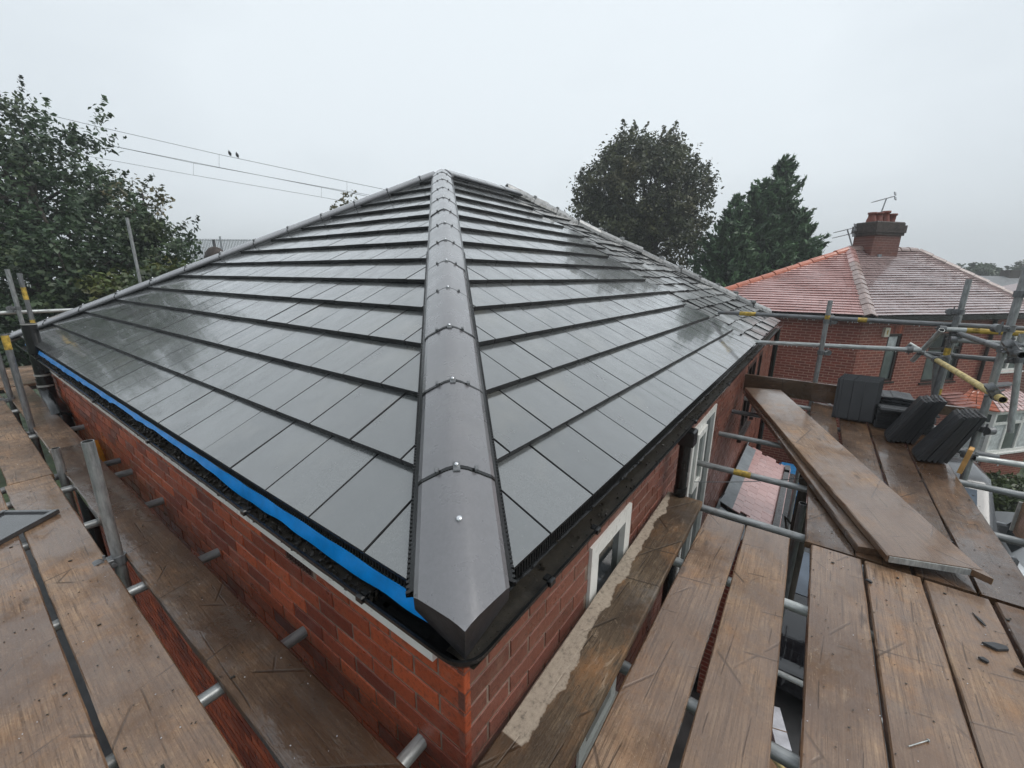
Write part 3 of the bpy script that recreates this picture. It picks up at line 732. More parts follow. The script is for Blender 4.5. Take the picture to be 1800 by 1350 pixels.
# air brick: dark louvred block
b = MB(); x0, x1 = air[0], air[1]; b.box((x0, .004, air[2]), (x1, .03, air[3]))
for i in range(9):
    for j in range(4): b.box((x0+.008+.0215*i, -.003, air[2]+.008+.018*j), (x0+.020+.0215*i, .004, air[2]+.018+.018*j))
ab = b.build('air_brick', 'terra', wl)

# windows in the right wall -------------------------------------------------
def window(x0, x1, q0, q1, mat_f, mat_g, fw=.055, mull=(), trans=None, name='window', dep=-.004, sill=True, curtain=False):
    fr = MB(); y0, y1 = dep, dep+.06
    fr.box((x0, y0, q0), (x0+fw, y1, q1)); fr.box((x1-fw, y0, q0), (x1, y1, q1))
    fr.box((x0+fw, y0+.001, q1-fw), (x1-fw, y1, q1)); fr.box((x0+fw, y0+.001, q0), (x1-fw, y1, q0+fw))
    for m_ in mull: fr.box((m_-fw*.5, y0+.002, q0+fw), (m_+fw*.5, y1, q1-fw))
    if trans: fr.box((x0+fw, y0+.003, trans-fw*.4), (x1-fw, y1, trans+fw*.4))
    w = fr.build(name, mat_f, house); w.matrix_world = MWR
    g = MB(); xs_ = [x0+fw] + sorted(mull) + [x1-fw]
    for i in range(len(xs_)-1):
        g = MB(); g.quad((xs_[i], y0+.03, q0+fw), (xs_[i+1], y0+.03, q0+fw), (xs_[i+1], y0+.03, q1-fw), (xs_[i], y0+.03, q1-fw)); g.build('pane', mat_g, w)
    if sill:
        sb = MB(); sb.box((x0-.04, -.05, q0-.05), (x1+.04, .06, q0-.004), ch=.006); sb.build('sill', mat_f, w)
    return w
window(*win_r[0], 'white', 'glass', .075, dep=-.012)
w2 = window(*win_r[1], 'white', 'glass', .06, mull=(3.12-WALL,), dep=-.010)
# top-hung sash standing slightly open in the tall window
sb = MB(); x0, x1, q0, q1 = 2.78-WALL, 3.10-WALL, -.92, -.40; fw = .05
sb.box((x0, -.03, q0), (x0+fw, .0, q1)); sb.box((x1-fw, -.03, q0), (x1, .0, q1)); sb.box((x0+fw, -.029, q1-fw), (x1-fw, .0, q1)); sb.box((x0+fw, -.029, q0), (x1-fw, .0, q0+fw))
sash = sb.build('sash', 'white', w2)
sb = MB(); sb.quad((x0+fw, -.012, q0+fw), (x1-fw, -.012, q0+fw), (x1-fw, -.012, q1-fw), (x0+fw, -.012, q1-fw)); sb.build('pane', 'glass_n', sash) if False else sb.build('sash_pane', 'glass_n', w2)
window(*win_r[2], 'brownframe', 'glass', .06, mull=(6.1-WALL,))
window(*win_r[3], 'brownframe', 'glass', .06)
# brick soldier strip beside the bathroom window and downpipes
b = MB(); b.pipe((.036, 2.02, -.12), (.036, 2.02, GROUND), .036, .030, 14); dp = b.build('downpipe', ['black', 'black'], house)
b = MB(); b.box((.0, 1.97, -.20), (.09, 2.07, -.10), ch=.01); b.build('outlet', 'black', dp)
for z in (-.55, -1.9, -3.4):
    b = MB(); b.tube([(.036, 2.02, z), (.036, 2.02, z+.05)], .040, 14); b.build('bracket', 'black', dp)
b = MB(); b.pipe((.03, L-.75, -.10), (.03, L-.75, GROUND), .04, .03, 12); b.build('downpipe', ['black', 'black'], house)

# bay roof on the right wall below -----------------------------------------
by0, by1, bx1, bz0, bz1 = 4.72, 6.95, .60, -1.90, -2.18
bay = obj('bay_roof', None, house)
pitch = atan2(bz0-bz1, bx1+WALL); sl_ = hypot(bz0-bz1, bx1+WALL)
MB_ = Matrix.Translation((bx1, by0, bz1)) @ Matrix(((-cos(pitch), 0, sin(pitch), 0), (0, 1, 0, 0), (sin(pitch), 0, cos(pitch), 0), (0, 0, 0, 1)))
b = MB(); b.box((-.0, .01, -.03), (sl_, by1-by0-.01, 0)); d_ = b.build('bay_deck', 'felt', house); d_.matrix_world = MB_ @ Matrix.Translation((0, 0, -.001))
tm = MB(); tm.box((0, .002, 0), (.15, .163, .013), ch=.002); TM = tm.mesh('bay_tile', 'clay')
for r in range(5):
    y = -(r % 2)*.0825
    while y < by1-by0-.06:
        if y > -.01: obj('bay_tile', TM, house, M=MB_ @ Matrix.Translation((r*.115, y, .012-.0)) @ Euler((0, .075, random.gauss(0, .01))).to_matrix().to_4x4())
        y += .165
bpy.data.objects.remove(bay)
b = MB(); b.box((sl_-.16, -.02, .018), (sl_+.01, by1-by0, .026)); b.box((sl_+.0, 0, .02), (sl_+.01, by1-by0, .14)); o = b.build('lead_flashing', 'lead', house); o.matrix_world = MB_
b = MB(); b.quad((-.03, 4.30, -1.99), (.30, 4.30, -2.08), (.26, 4.66, -2.05), (-.03, 4.66, -1.93)); b.quad((-.03, 4.30, -1.99), (-.03, 4.66, -1.93), (-.045, 4.66, -1.80), (-.045, 4.30, -1.85)); b.build('lead_sheet', 'lead', house)
b = MB(); b.box((0, by0+.1, GROUND), (.5, by1-.1, bz1-.10)); b.build('bay_wall', 'brickwall', house)
b = MB(); b.box((bx1-.03, by0-.02, bz1-.1), (bx1+.08, by1+.02, bz1-.03), ch=.01); b.build('bay_gutter', 'black', house)
# slack wire from the wall
wp = [(-.05+.85*t, 2.80+.42*t, -.82+.14*t-.02*sin(pi*t)) for t in np.linspace(0, 1, 9)]
b = MB(); b.tube(wp, .0035, 6); tag(b.build('slack_wire', 'wire'), 'thin slack wire running from the window wall to the scaffold', 'wire')

# soil vent pipe at the far end of the left wall ---------------------------
vp = thing('vent_pipe', 'black soil vent pipe with grey taped joints at the far left eave', 'pipe', (-6.25, -.02, 0))
b = MB(); b.pipe((0, 0, -.34), (0, 0, .27), .062, .052, 20); b.build('pipe', ['black', 'tubein'], vp)
for za, zb_, rr_ in ((-.30, -.28, .068), (-.42, -.40, .070), (.262, .272, .0635)):
    b = MB(); b.tube([(0, 0, za), (0, 0, zb_)], rr_, 20, caps=za < 0); b.build('tape_band', 'tape', vp)
b = MB(); b.tube([(0, 0, -.33), (0, 0, -.46)], .068, 20); b.tube([(0, 0, -.42), (.02, .0, -.50), (.16, 0, -.56), (.34, 0, -.58), (.50, 0, -.62), (.58, 0, -.74), (.60, 0, -.95)], [.066, .066, .064, .064, .07, .075, .075], 18)
b.tube([(.6, 0, -.9), (.6, 0, GROUND)], .055, 16); b.build('offset_bend', 'black', vp)
b = MB(); b.tube([(.53, 0, -.655), (.56, 0, -.675)], .082, 18); b.tube([(.60, 0, -.80), (.60, 0, -.83)], .084, 18); b.build('collar', 'black', vp)

# ------------------------------------------------------------------ scaffolds
RT = .0242
coup = MB(); coup.tube([(0, 0, -.024), (0, 0, .024)], .034, 12); coup.box((.022, -.03, -.022), (.062, .03, .022), ch=.004)
coup.tube([(.030, -.055, 0), (.030, .055, 0)], .007, 8); coup.tube([(.030, .040, 0), (.030, .052, 0)], .013, 6); coup.tube([(.075, -.024, 0), (.075, .024, 0)], .032, 12)
coup.tube([(.05, -.0, -.05), (.05, 0, .05)], .006, 8)
COUP = coup.mesh('coupler', 'galv_d')
band = MB(); band.tube([(0, 0, -.05), (0, 0, .05)], RT+.0012, 20, caps=False); BANDY = band.mesh('yellow_band', 'yellow')
ZUP = Vector((0, 0, 1))
def tube(par, name, p0, p1, mat='galv', couplers=(), bands=(), label=None, crot=0.0):
    p0, p1 = Vector(p0), Vector(p1); ln = (p1-p0).length
    mb = MB(); mb.pipe((0, 0, 0), (0, 0, ln), RT, .0205, 20)
    o = mb.build(name, [mat, 'tubein'], par); q = (p1-p0).to_track_quat('Z', 'Y')
    o.matrix_world = Matrix.Translation(p0) @ q.to_matrix().to_4x4()
    for t, a in couplers: obj('coupler', COUP, o, (0, 0, t*ln), (0, 0, a))
    for t, sc in bands: obj('yellow_band', BANDY, o, (0, 0, t*ln)).scale = (1, 1, sc)
    if label: o['label'] = label
    return o
ZB = -.62; ZT = ZB-.038-RT     # board top, transom centre line
SL = thing('scaffold', 'galvanised tube scaffold along the long brick wall with the blue membrane', 'scaffolding', (-3.5, -.4, GROUND))
SL.location = (0, 0, 0)
SR = thing('scaffold', 'galvanised tube scaffold beside the white windows on the right', 'scaffolding')
# left transoms poke through to the wall
for x, m in ((-.26, 'galv_l'), (-1.0, 'galv'), (-1.9, 'galv'), (-2.82, 'galv'), (-3.54, 'galv'), (-3.87, 'galv_d'), (-5.17, 'galv'), (-6.4, 'galv'), (.55, 'galv')):
    tube(SL, 'transom', (x, WALL+.03 if x < 0 else -.1, ZT), (x, -1.35, ZT), m)
tube(SL, 'ledger', (-9.6, -.45, ZT-2*RT), (2.0, -.45, ZT-2*RT), 'galv_d'); tube(SL, 'ledger', (-9.6, -1.25, ZT-2*RT), (2.0, -1.25, ZT-2*RT))
tube(SL, 'standard', (-2.19, -.293, GROUND), (-2.19, -.293, .02), 'galv', [(.868, 1.6)])
tube(SL, 'standard', (-3.76, -.278, GROUND), (-3.76, -.278, -.43), 'galv')
tube(SL, 'standard', (-5.30, -.265, GROUND), (-5.30, -.265, .27), 'galv_d', [(.82, 1.6)], [(.985, 1.3)])
tube(SL, 'standard', (-6.85, -.262, GROUND), (-6.85, -.262, .33), 'galv_d', [(.82, 1.6)])
tube(SL, 'standard', (-8.25, .10, GROUND), (-8.25, .10, .84), 'galv', [(.912, 1.4)])
tube(SL, 'standard', (-7.95, .17, GROUND), (-7.95, .17, .79), 'galv_d', [(.82, 1.6)], [(.955, 1.6), (.885, 1.2)])
tube(SL, 'standard', (-9.3, 1.70, GROUND), (-9.3, 1.70, 1.72), 'galv')
tube(SL, 'standard', (-9.4, 2.30, GROUND), (-9.4, 2.30, .78), 'galv')
tube(SL, 'guard_rail', (-8.31, -1.6, .272), (-8.31, 5.2, .262), 'galv_l')
tube(SL, 'ledger', (-7.72, -1.5, ZT), (-7.72, 6.0, ZT)); tube(SL, 'ledger', (-9.25, -1.5, ZT), (-9.25, 6.0, ZT))
# right: transoms under the boards
for y, x0, m, bd in ((2.17, -.02, 'galv', ()), (2.90, -.04, 'galv', ((.16, 1.2),)), (3.745, -.03, 'galv', ()), (4.61, -.05, 'galv_d', ()), (1.50, -.02, 'galv_l', ()), (.72, -.02, 'galv', ()), (-.02, .02, 'galv', ()), (5.30, -.02, 'galv_l', ())):
    tube(SR, 'transom', (x0, y, ZT), (2.05 if y > .5 else 1.9, y, ZT), m, (), bd)
tube(SR, 'ledger', (.87, -.3, ZT-2*RT), (.87, 6.2, ZT-2*RT), 'galv_d'); tube(SR, 'ledger', (1.52, -.3, ZT-2*RT), (1.52, 6.2, ZT-2*RT))
tube(SR, 'standard', (.705, 5.40, GROUND), (.672, 5.38, .575), 'galv', [(.795, 1.57), (.893, 1.57), (.958, 1.57)], [(.965, .6)])
tube(SR, 'standard', (1.735, 5.47, GROUND), (1.735, 5.47, .82), 'galv', [(.87, 1.5), (.905, 1.5), (.945, 0)], [(.80, 1.0)])
tube(SR, 'standard', (1.665, 5.40, GROUND), (1.70, 5.35, .46), 'galv_d', [(.92, 3.0)], [(.93, 1.4)])
tube(SR, 'standard', (1.77, 4.12, GROUND), (1.77, 4.16, 1.35), 'galv', [(.70, 1.0), (.735, 2.2), (.835, 2.2), (.86, .4), (.90, 3.0)])
tube(SR, 'standard', (1.75, .9, GROUND), (1.75, .9, -.70), 'galv'); tube(SR, 'standard', (.70, 2.6, GROUND), (.70, 2.6, -.66), 'galv_d', [(.5, .4)])
tube(SR, 'standard', (.88, 1.2, GROUND), (.88, 1.2, -.75), 'galv_d')
tube(SR, 'guard_rail', (-.47, 5.40, .376), (2.9, 5.40, .372), 'galv_d', [(.35, 0)], [(.10, 1.8), (.432, .8)], label='grey upper guard rail with yellow paint marks')
tube(SR, 'guard_rail', (-.28, 5.43, .018), (1.52, 5.43, .092), 'galv_l', [(.95, 0)]); tube(SR, 'guard_rail', (1.50, 5.46, .06), (2.9, 5.46, .05), 'galv_d')
tube(SR, 'guard_rail', (1.60, 5.30, .335), (2.8, 5.30, .335), 'galv_l', [(.01, 0)], [(.34, 4.6), (.2, .5)], label='guard rail with a long worn yellow painted length')
tube(SR, 'guard_rail', (1.68, 5.20, .245), (2.8, 5.20, .235), 'galv', [(.01, 0), (.36, 0)])
tube(SR, 'guard_rail', (1.63, 5.34, .02), (1.735, 3.72, -.005), 'cream', [(.015, .4), (.94, 2.2)], label='diagonal looking worn cream tube ending open towards the camera')
tube(SR, 'guard_rail', (1.72, 5.55, .30), (1.80, 3.88, .30), 'galv_d', [(.93, 2.2)])
tube(SR, 'ledger', (1.78, 4.10, -.575), (4.2, 4.9, -.70), 'galv_l')
tube(SR, 'transom', (1.45, 3.78, -.695), (1.93, 3.78, -.695), 'galv_l')
tube(SR, 'brace', (1.60, 5.25, .33), (1.50, 5.62, -.05), 'galv_l'); tube(SR, 'brace', (1.66, 5.48, .0), (1.80, 5.62, -.9), 'galv'); tube(SR, 'brace', (1.42, 5.5, .14), (1.62, 5.44, .02), 'galv_l')
tube(SR, 'brace', (2.12, 5.2, .34), (2.25, 5.25, -.6), 'galv_l', [(.25, 0)])
tube(SR, 'brace', (.72, 2.3, -2.4), (1.25, 3.2, -3.9), 'cream'); tube(SR, 'transom', (.3, 3.2, -2.6), (1.5, 3.2, -2.6), 'galv_l'); tube(SR, 'transom', (.3, 2.2, -2.6), (1.5, 2.2, -2.6), 'galv')
db = MB(); dr = random.Random(8)
for (pa, pb, nn_) in (((-.30, 5.43, .018), (1.5, 5.43, .092), 34), ((.0, 5.40, .376), (2.4, 5.40, .372), 34), ((1.8, 4.11, -.58), (3.2, 4.57, -.65), 14)):
    for k in range(nn_):
        q = Vector(pa).lerp(Vector(pb), dr.random()); r_ = dr.uniform(.003, .006); db.tube([q+Vector((0, 0, -RT+.002)), q+Vector((0, 0, -RT-r_)), q+Vector((0, 0, -RT-r_*2)), q+Vector((0, 0, -RT-r_*2.6))], [r_*.5, r_*.9, r_*.8, r_*.1], 6)
db.build('raindrops', 'drop', SR, kind='stuff')
b = MB(); b.tube([(.735, 3.30, -1.9), (.735, 3.30, -.74)], .062, 18); b.tube([(.735, 3.30, -.80), (.735, 3.30, -.74)], .07, 18); b.tube([(.67, 3.28, -1.18), (.62, 3.22, -1.1), (.66, 3.2, -1.25), (.72, 3.2, -1.3)], .008, 8)
tag(b.build('tied_post', 'bark'), 'dark weathered post tied with rope in the hole beside the loose planks', 'post')
b = MB(); b.box((.53, 2.4, -2.2), (.60, 7.0, -2.1)); b.box((.53, 3.95, GROUND), (.60, 4.05, -2.1)); b.box((.53, 6.7, GROUND), (.60, 6.8, -2.1)); b.box((.53, 2.4, GROUND), (.60, 2.5, -2.1)); tag(b.build('trestle', 'galv_d'), 'dark horizontal beam on posts below the platform beside the small bay roof', 'trestle')

# boards ---------------------------------------------------------------------
BW, BT = .225, .038
def board_mesh(name, ln, wd, mats, seed, warp=.003, split=False):
    r = random.Random(seed); nx = max(4, int(ln/.12)); mb = MB()
    prof = [(-wd/2, -BT), (-wd/2, -.005), (-wd/2+.005, 0), (-wd/6, 0), (wd/6, 0), (wd/2-.005, 0), (wd/2, -.005), (wd/2, -BT)]
    n = len(prof); w1, w2, ph = r.uniform(.3, .9), r.uniform(1.2, 2.6), r.uniform(0, 6)
    for k in range(nx+1):
        x = ln*k/nx; cup = r.gauss(0, .0004)
        for j, (y, z) in enumerate(prof):
            e = r.gauss(0, .0011) if j in (0, 1, 6, 7) else r.gauss(0, .0003)
            mb.v.append((x, y + e + warp*sin(w1*x+ph), z + (warp*.5*sin(w2*x+ph) if True else 0) + (cup if 2 <= j <= 5 else 0)))
    for k in range(nx):
        for j in range(n):
            jj = (j+1) % n; mb.face((k*n+j, (k+1)*n+j, (k+1)*n+jj, k*n+jj))
    mb.face([j for j in range(n)]); mb.face([nx*n+j for j in reversed(range(n))])
    return mb.mesh(name, mats)
_bs = [0]
def board(label, p0, ang, ln, wd=BW-.006, mat='wood', z=ZB, tilt=0.0, name='scaffold_board', group='scaffold boards', roll=0.0, bands=(0, 1)):
    """p0: centre of near end on top face; ang: direction in plan"""
    _bs[0] += 1
    o = obj(name, board_mesh(name, ln, wd, mat, _bs[0]*13), None, (p0[0], p0[1], z)); o.rotation_euler = Euler((roll, -tilt, ang))
    tag(o, label, 'board', group)
    return o
def end_band(o, x, wd=BW, mat='galv_d', ln=.04):
    mb = MB(); mb.box((x-.003, -wd/2-.002, -BT-.001), (x+.003, wd/2+.002, .0)); mb.box((x, -wd/2+.01, .0005), (x+ln, wd/2-.01, .0022)); return mb.build('end_band', mat, o)
P2 = pi/2
# right near bay, running away from the camera
y0n = -.005
board('wet scaffold board with a pale dry edge, tight against the window wall', (.078, y0n), P2+.006, 2.03, .218, 'wood_dry', ZB+.022, .018)
board('scratched scaffold board second out from the window wall, between two narrow gaps', (.328, y0n), P2+.004, 2.01, .210)
board('scaffold board on the wall side of the wide gap that shows a car below', (.583, y0n), P2+.018, 2.02, .222)
board('scaffold board on the outer side of the wide gap that shows a car below', (.862, y0n), P2, 2.02, .218)
o5 = board('near scaffold board that carries the thin pale nail', (1.092, y0n), P2, 2.02, .218, 'wood')
board('near scaffold board littered with broken slate pieces', (1.322, y0n), P2-.002, 2.01, .222)
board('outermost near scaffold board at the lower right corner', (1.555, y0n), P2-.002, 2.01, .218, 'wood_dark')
# right far bay
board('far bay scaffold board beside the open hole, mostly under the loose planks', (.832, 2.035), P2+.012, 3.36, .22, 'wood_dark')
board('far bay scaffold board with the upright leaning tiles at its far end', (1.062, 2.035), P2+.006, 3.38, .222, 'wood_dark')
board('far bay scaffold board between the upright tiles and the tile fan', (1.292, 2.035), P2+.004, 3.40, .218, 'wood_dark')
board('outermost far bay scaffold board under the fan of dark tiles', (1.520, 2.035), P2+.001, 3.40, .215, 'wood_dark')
# two loose planks lying diagonally
def plank(label, near, far, zn, zf, mat, wd=.225):
    near, far = Vector((*near, zn)), Vector((*far, zf)); d = far-near
    return board(label, near[:2], atan2(d.y, d.x), d.length, wd, mat, zn, atan2(d.z, hypot(d.x, d.y)), group='loose planks', name='loose_plank')
lp = plank('loose plank lying diagonally on top, near end split with a yellow band', (1.245, 2.06), (.185, 5.06), -.540, -.470, 'wood', .385)
plank('loose plank half hidden underneath the diagonal top plank', (1.095, 2.120), (.125, 5.07), -.580, -.511, 'wood_dark', .30)
b = MB(); b.box((-.006, -.16, -.036), (.002, .188, -.004)); b.build('end_band', 'galv_l', lp)
b = MB(); b.prism([(-.06, -.190, -.034), (.02, -.190, -.034), (.02, -.135, -.034), (-.005, -.140, -.034)], [(-.06, -.190, -.0005), (.02, -.190, -.0005), (.02, -.135, -.0005), (-.005, -.140, -.0005)]); b.build('split_end', 'wood', lp)
b = MB(); b.box((-.057, -.1935, -.031), (.02, -.1905, -.004)); b.build('yellow_tape', 'yellow', lp)
# toe boards at the far end
def upright(label, p0, p1, z0_, h, mat='wood_dark', th=.036):
    p0, p1 = Vector((*p0, z0_)), Vector((*p1, z0_)); d = p1-p0; _bs[0] += 1
    o = obj('toe_board', board_mesh('toe_board', d.length, h, mat, _bs[0]*7), None, p0); o.rotation_euler = Euler((P2, 0, atan2(d.y, d.x)))
    return tag(o, label, 'toe board', 'toe boards')
upright('toe board on edge across the far end beside the wall', (-.05, 5.33), (1.15, 5.34), -.49, .225)
upright('toe board end peeping out behind the flat stacked tiles', (1.16, 5.36), (1.62, 5.36), -.51, .17)
upright('short toe board piece between the tile fan and the bay window', (1.66, 5.2), (1.90, 5.2), -.46, .10)
ub = upright('plank standing on edge at the right margin beyond the platform', (1.80, 3.16), (1.86, .9), -.63, .225, 'wood')
b = MB(); b.box((-.012, -.10, -.05), (.0, .10, .012)); b.build('cut_end', 'tape', ub)
b = MB(); b.box((-.014, -.035, 0), (.014, .035, .21), Matrix.Translation((1.655, 3.80, ZB+.004)) @ Euler((.1, .12, -.3)).to_matrix().to_4x4(), ch=.003)
tag(b.build('timber_block', 'wood_pale'), 'pale sawn timber offcut standing beside the tile fan', 'timber')
# left platform
XR = 1.9
for lab, yc, xa, xb, wd, mt, dz in (
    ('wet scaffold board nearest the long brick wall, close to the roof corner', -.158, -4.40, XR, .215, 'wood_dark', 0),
    ('far scaffold board along the long brick wall beside the bent black pipe', -.155, -7.62, -4.41, .215, 'wood', -.004),
    ('near scaffold board between the stub post and the broad outer boards', -.442, -3.77, XR, .222, 'wood', 0),
    ('far scaffold board outside the row of posts, ending at a cross seam', -.430, -7.62, -3.78, .222, 'wood', 0),
    ('near outer scaffold board at the lower left with a tile lying on its far end', -.690, -3.98, XR, .225, 'wood', .002),
    ('far outer scaffold board at the left margin beyond the lying tile', -.680, -7.62, -3.99, .225, 'wood', 0),
    ('outermost left scaffold board cut off by the lower left corner', -.930, -7.62, XR, .225, 'wood', 0)):
    board(lab, (xa, yc), 0.0, xb-xa, wd, mt, ZB+dz)
for k in range(7):
    board('cross board at the far left end of the platform, %s from the roof' % ('first', 'second', 'third', 'fourth', 'fifth', 'sixth', 'seventh')[k], (-7.75-.235*k, -1.3), P2, 6.9 if k else 6.5, .224, 'wood', ZB+.01)

# loose bits on the boards ----------------------------------------------------
def flat_tile_mesh(name='stacked_tile', w=.33, l=.42, mat='stacktile'):
    """interlocking concrete tile lying in its own xy plane, x across, y up the slope"""
    prof = [(-w/2, .0, .010), (-w/2+.02, .0, .012), (-w/2+.022, .006, .020), (-w/2+.045, .006, .020), (-w/2+.047, .0, .024), (-.035, .0, .024), (-.030, .0, .030), (.055, .0, .030), (.062, .0, .024), (w/2-.002, .0, .024), (w/2, .003, .021)]
    mb = MB(); n = len(prof)
    for y, dz in ((0, -.004), (.012, 0), (l-.012, 0), (l, -.003)):
        for (x, zb, zt) in prof: mb.v.append((x, y, zt+dz))
        for (x, zb, zt) in prof: mb.v.append((x, y, zb))
    m = 2*n
    for k in range(3):
        for j in range(n-1):
            a = k*m+j; mb.face((a, a+1, a+m+1, a+m)); a += n; mb.face((a+m, a+m+1, a+1, a))
        for j in (0, n-1):
            a = k*m+j; f = (a, a+m, a+m+n, a+n); mb.face(f if j == 0 else f[::-1])
    for k in (0, 3):
        for j in range(n-1):
            a = k*m+j; f = (a, a+n, a+n+1, a+1); mb.face(f if k == 0 else f[::-1])
    return mb.mesh(name, mat)
FT = flat_tile_mesh()
def xf(loc, rx, ry, rz): return Matrix.Translation(loc) @ Euler((rx, ry, rz), 'ZYX').to_matrix().to_4x4()
ORD = ['first', 'second', 'third', 'fourth', 'fifth', 'sixth', 'seventh', 'eighth', 'ninth']
# upright leaning tiles: faces turned to the camera
for k in range(5):
    MX = Matrix.Translation((1.03+.012*k-.0, 4.80+.040*k, ZB+.012+.006*k)) @ Matrix.Rotation(-.06-.01*k, 4, 'Z') @ Matrix.Rotation(radians(80), 4, 'X') @ Matrix.Rotation(radians(1.5), 4, 'Z')
    tag(obj('stacked_tile', FT, None, M=MX), 'dark roof tile standing upright, %s from the front of its row' % ORD[k], 'roof tile', 'upright leaning tiles')
# flat pile behind
for k in range(6):
    MX = Matrix.Translation((1.42+random.uniform(-.008, .008), 4.86, ZB+.004+.030*k)) @ Matrix.Rotation(P2+random.uniform(-.02, .02), 4, 'Z') @ Matrix.Translation((0, -.21, 0))
    tag(obj('stacked_tile', FT, None, M=MX), 'dark roof tile lying in the flat pile, %s from the bottom' % ORD[k], 'roof tile', 'flat piled tiles')
MX = Matrix.Translation((1.42, 4.80, ZB+.004+.030*6)) @ Matrix.Rotation(P2+.05, 4, 'Z') @ Matrix.Rotation(.10, 4, 'Y') @ Matrix.Translation((0, -.21, 0))
tag(obj('stacked_tile', FT, None, M=MX), 'dark roof tile tilted on top of the flat pile, showing a smooth grey face', 'roof tile', 'flat piled tiles')
for k in range(9):
    MX = Matrix.Translation((1.36+random.uniform(-.006, .006), 5.17, ZB+.004+.030*k)) @ Matrix.Rotation(random.uniform(-.03, .03), 4, 'Z') @ Matrix.Translation((0, -.18, 0)) @ Matrix.Scale(.82, 4)
    tag(obj('stacked_tile', FT, None, M=MX), 'dark tile in the rear pile by the toe board, %s from the bottom' % ORD[k], 'roof tile', 'rear piled tiles')
# fan of tiles standing on their short ends and leaning over to the post
for grp, (bx, by, nn, nm) in enumerate(((1.285, 4.40, 6, 'rear'), (1.432, 4.00, 6, 'front'))):
    for k in range(nn):
        ph = radians(66+1.2*k+random.uniform(-1, 1)); yz = random.uniform(-.012, .012)+.012*k
        MX = Matrix(((0, cos(ph), -sin(ph), bx+.034*k), (-1, 0, 0, by+yz), (0, sin(ph), cos(ph), ZB+.008), (0, 0, 0, 1))) @ Matrix.Diagonal((.84, 1.04, 1.15, 1))
        tag(obj('stacked_tile', FT, None, M=MX), '%s tile of the %s leaning fan beside the scaffold post' % (ORD[k], nm), 'roof tile', 'leaning fan of tiles')
# tile lying face down on the left boards
mb = MB(); mb.box((-.165, -.21, .0), (.165, .21, .012)); mb.box((-.165, -.21, .012), (-.135, .21, .026), ch=.003); mb.box((.135, -.21, .012), (.165, .21, .026), ch=.003); mb.box((-.135, .185, .012), (.135, .21, .024), ch=.003); mb.box((-.135, -.21, .012), (.135, -.19, .022), ch=.003)
o = mb.build('upturned_tile', 'cargrey', None, (-2.99, -.66, ZB+.004), (0, 0, radians(38))); tag(o, 'grey roof tile lying upside down on the outer left boards', 'roof tile')
# slate shards
def shard(label, loc, r, sd, mat='stacktile', th=.008, stretch=1.6, rz=0.0):
    rr = random.Random(sd); n = 7; pts = [(r*stretch*cos(2*pi*k/n+rr.uniform(-.3, .3))*rr.uniform(.45, 1.15), r*sin(2*pi*k/n)*rr.uniform(.35, 1.15)) for k in range(n)]
    mb = MB(); mb.prism([(x, y, 0) for x, y in pts], [(x*.95, y*.95, th) for x, y in pts]); o = mb.build('slate_shard', mat, None, (loc[0], loc[1], ZB+.004+loc[2]), (rr.uniform(-.05, .05), rr.uniform(-.05, .05), rz)); return tag(o, label, 'slate shard', 'broken slate pieces')
shard('largest broken slate shard near the right edge', (1.375, 1.645, 0), .026, 3, stretch=1.9, rz=.5)
shard('small squarish slate shard below the largest one', (1.315, 1.52, 0), .014, 5, stretch=1.1)
shard('brownish slate shard overhanging the seam', (1.415, 1.535, 0), .020, 9, 'wood_dark', .014)
shard('thin slate sliver beside the saw-cut line', (1.36, 1.80, 0), .007, 12, stretch=7, th=.004, rz=1.9)
shard('small dark chip lying across the board joint', (.984, 1.815, .002), .010, 21, stretch=2.0, rz=-.3)
b = MB(); b.tube([(-.04, 0, 0), (.04, 0, 0)], .0017, 8); b.tube([(.04, 0, 0), (.042, 0, 0)], .005, 8)
o = b.build('nail', 'galv_l', None, (1.057, .96, ZB+.006), (0, 0, -.72+P2)); tag(o, 'thin pale nail lying on the wet board', 'nail')
mb = MB(); crumb_r = random.Random(4)
for k in range(900):
    if k < 520: x, y = crumb_r.uniform(.76, 1.64), crumb_r.uniform(.3, 4.6)
    else: x, y = crumb_r.uniform(-5.5, 0), crumb_r.choice((crumb_r.uniform(-.26, -.06), crumb_r.uniform(-.54, -.34), crumb_r.uniform(-.78, -.59)))
    r = crumb_r.uniform(.0006, .0020)*(1 if crumb_r.random() < .93 else 2.2)
    mb.box((-r*1.6, -r, 0), (r*1.6, r, r*.8), Matrix.Translation((x, y, ZB+.003)) @ Matrix.Rotation(crumb_r.uniform(0, 6), 4, 'Z'))
mb.build('grit', 'mulch', kind='stuff', label='dark grit and crumbs scattered on the boards', category='grit')
mb = MB()
for k in range(260):
    if crumb_r.random() < .5: x, y = crumb_r.uniform(.76, 1.64), crumb_r.uniform(.3, 4.6)
    else: x, y = crumb_r.uniform(-5.5, 0), crumb_r.choice((crumb_r.uniform(-.26, -.06), crumb_r.uniform(-.54, -.34), crumb_r.uniform(-.78, -.59)))
    r = crumb_r.uniform(.0006, .0014)
    mb.box((-r*1.6, -r, 0), (r*1.6, r, r*.8), Matrix.Translation((x, y, ZB+.003)) @ Matrix.Rotation(crumb_r.uniform(0, 6), 4, 'Z'))
mb.build('pale_chips', 'card', kind='stuff', label='tiny pale chips scattered on the boards', category='chips')
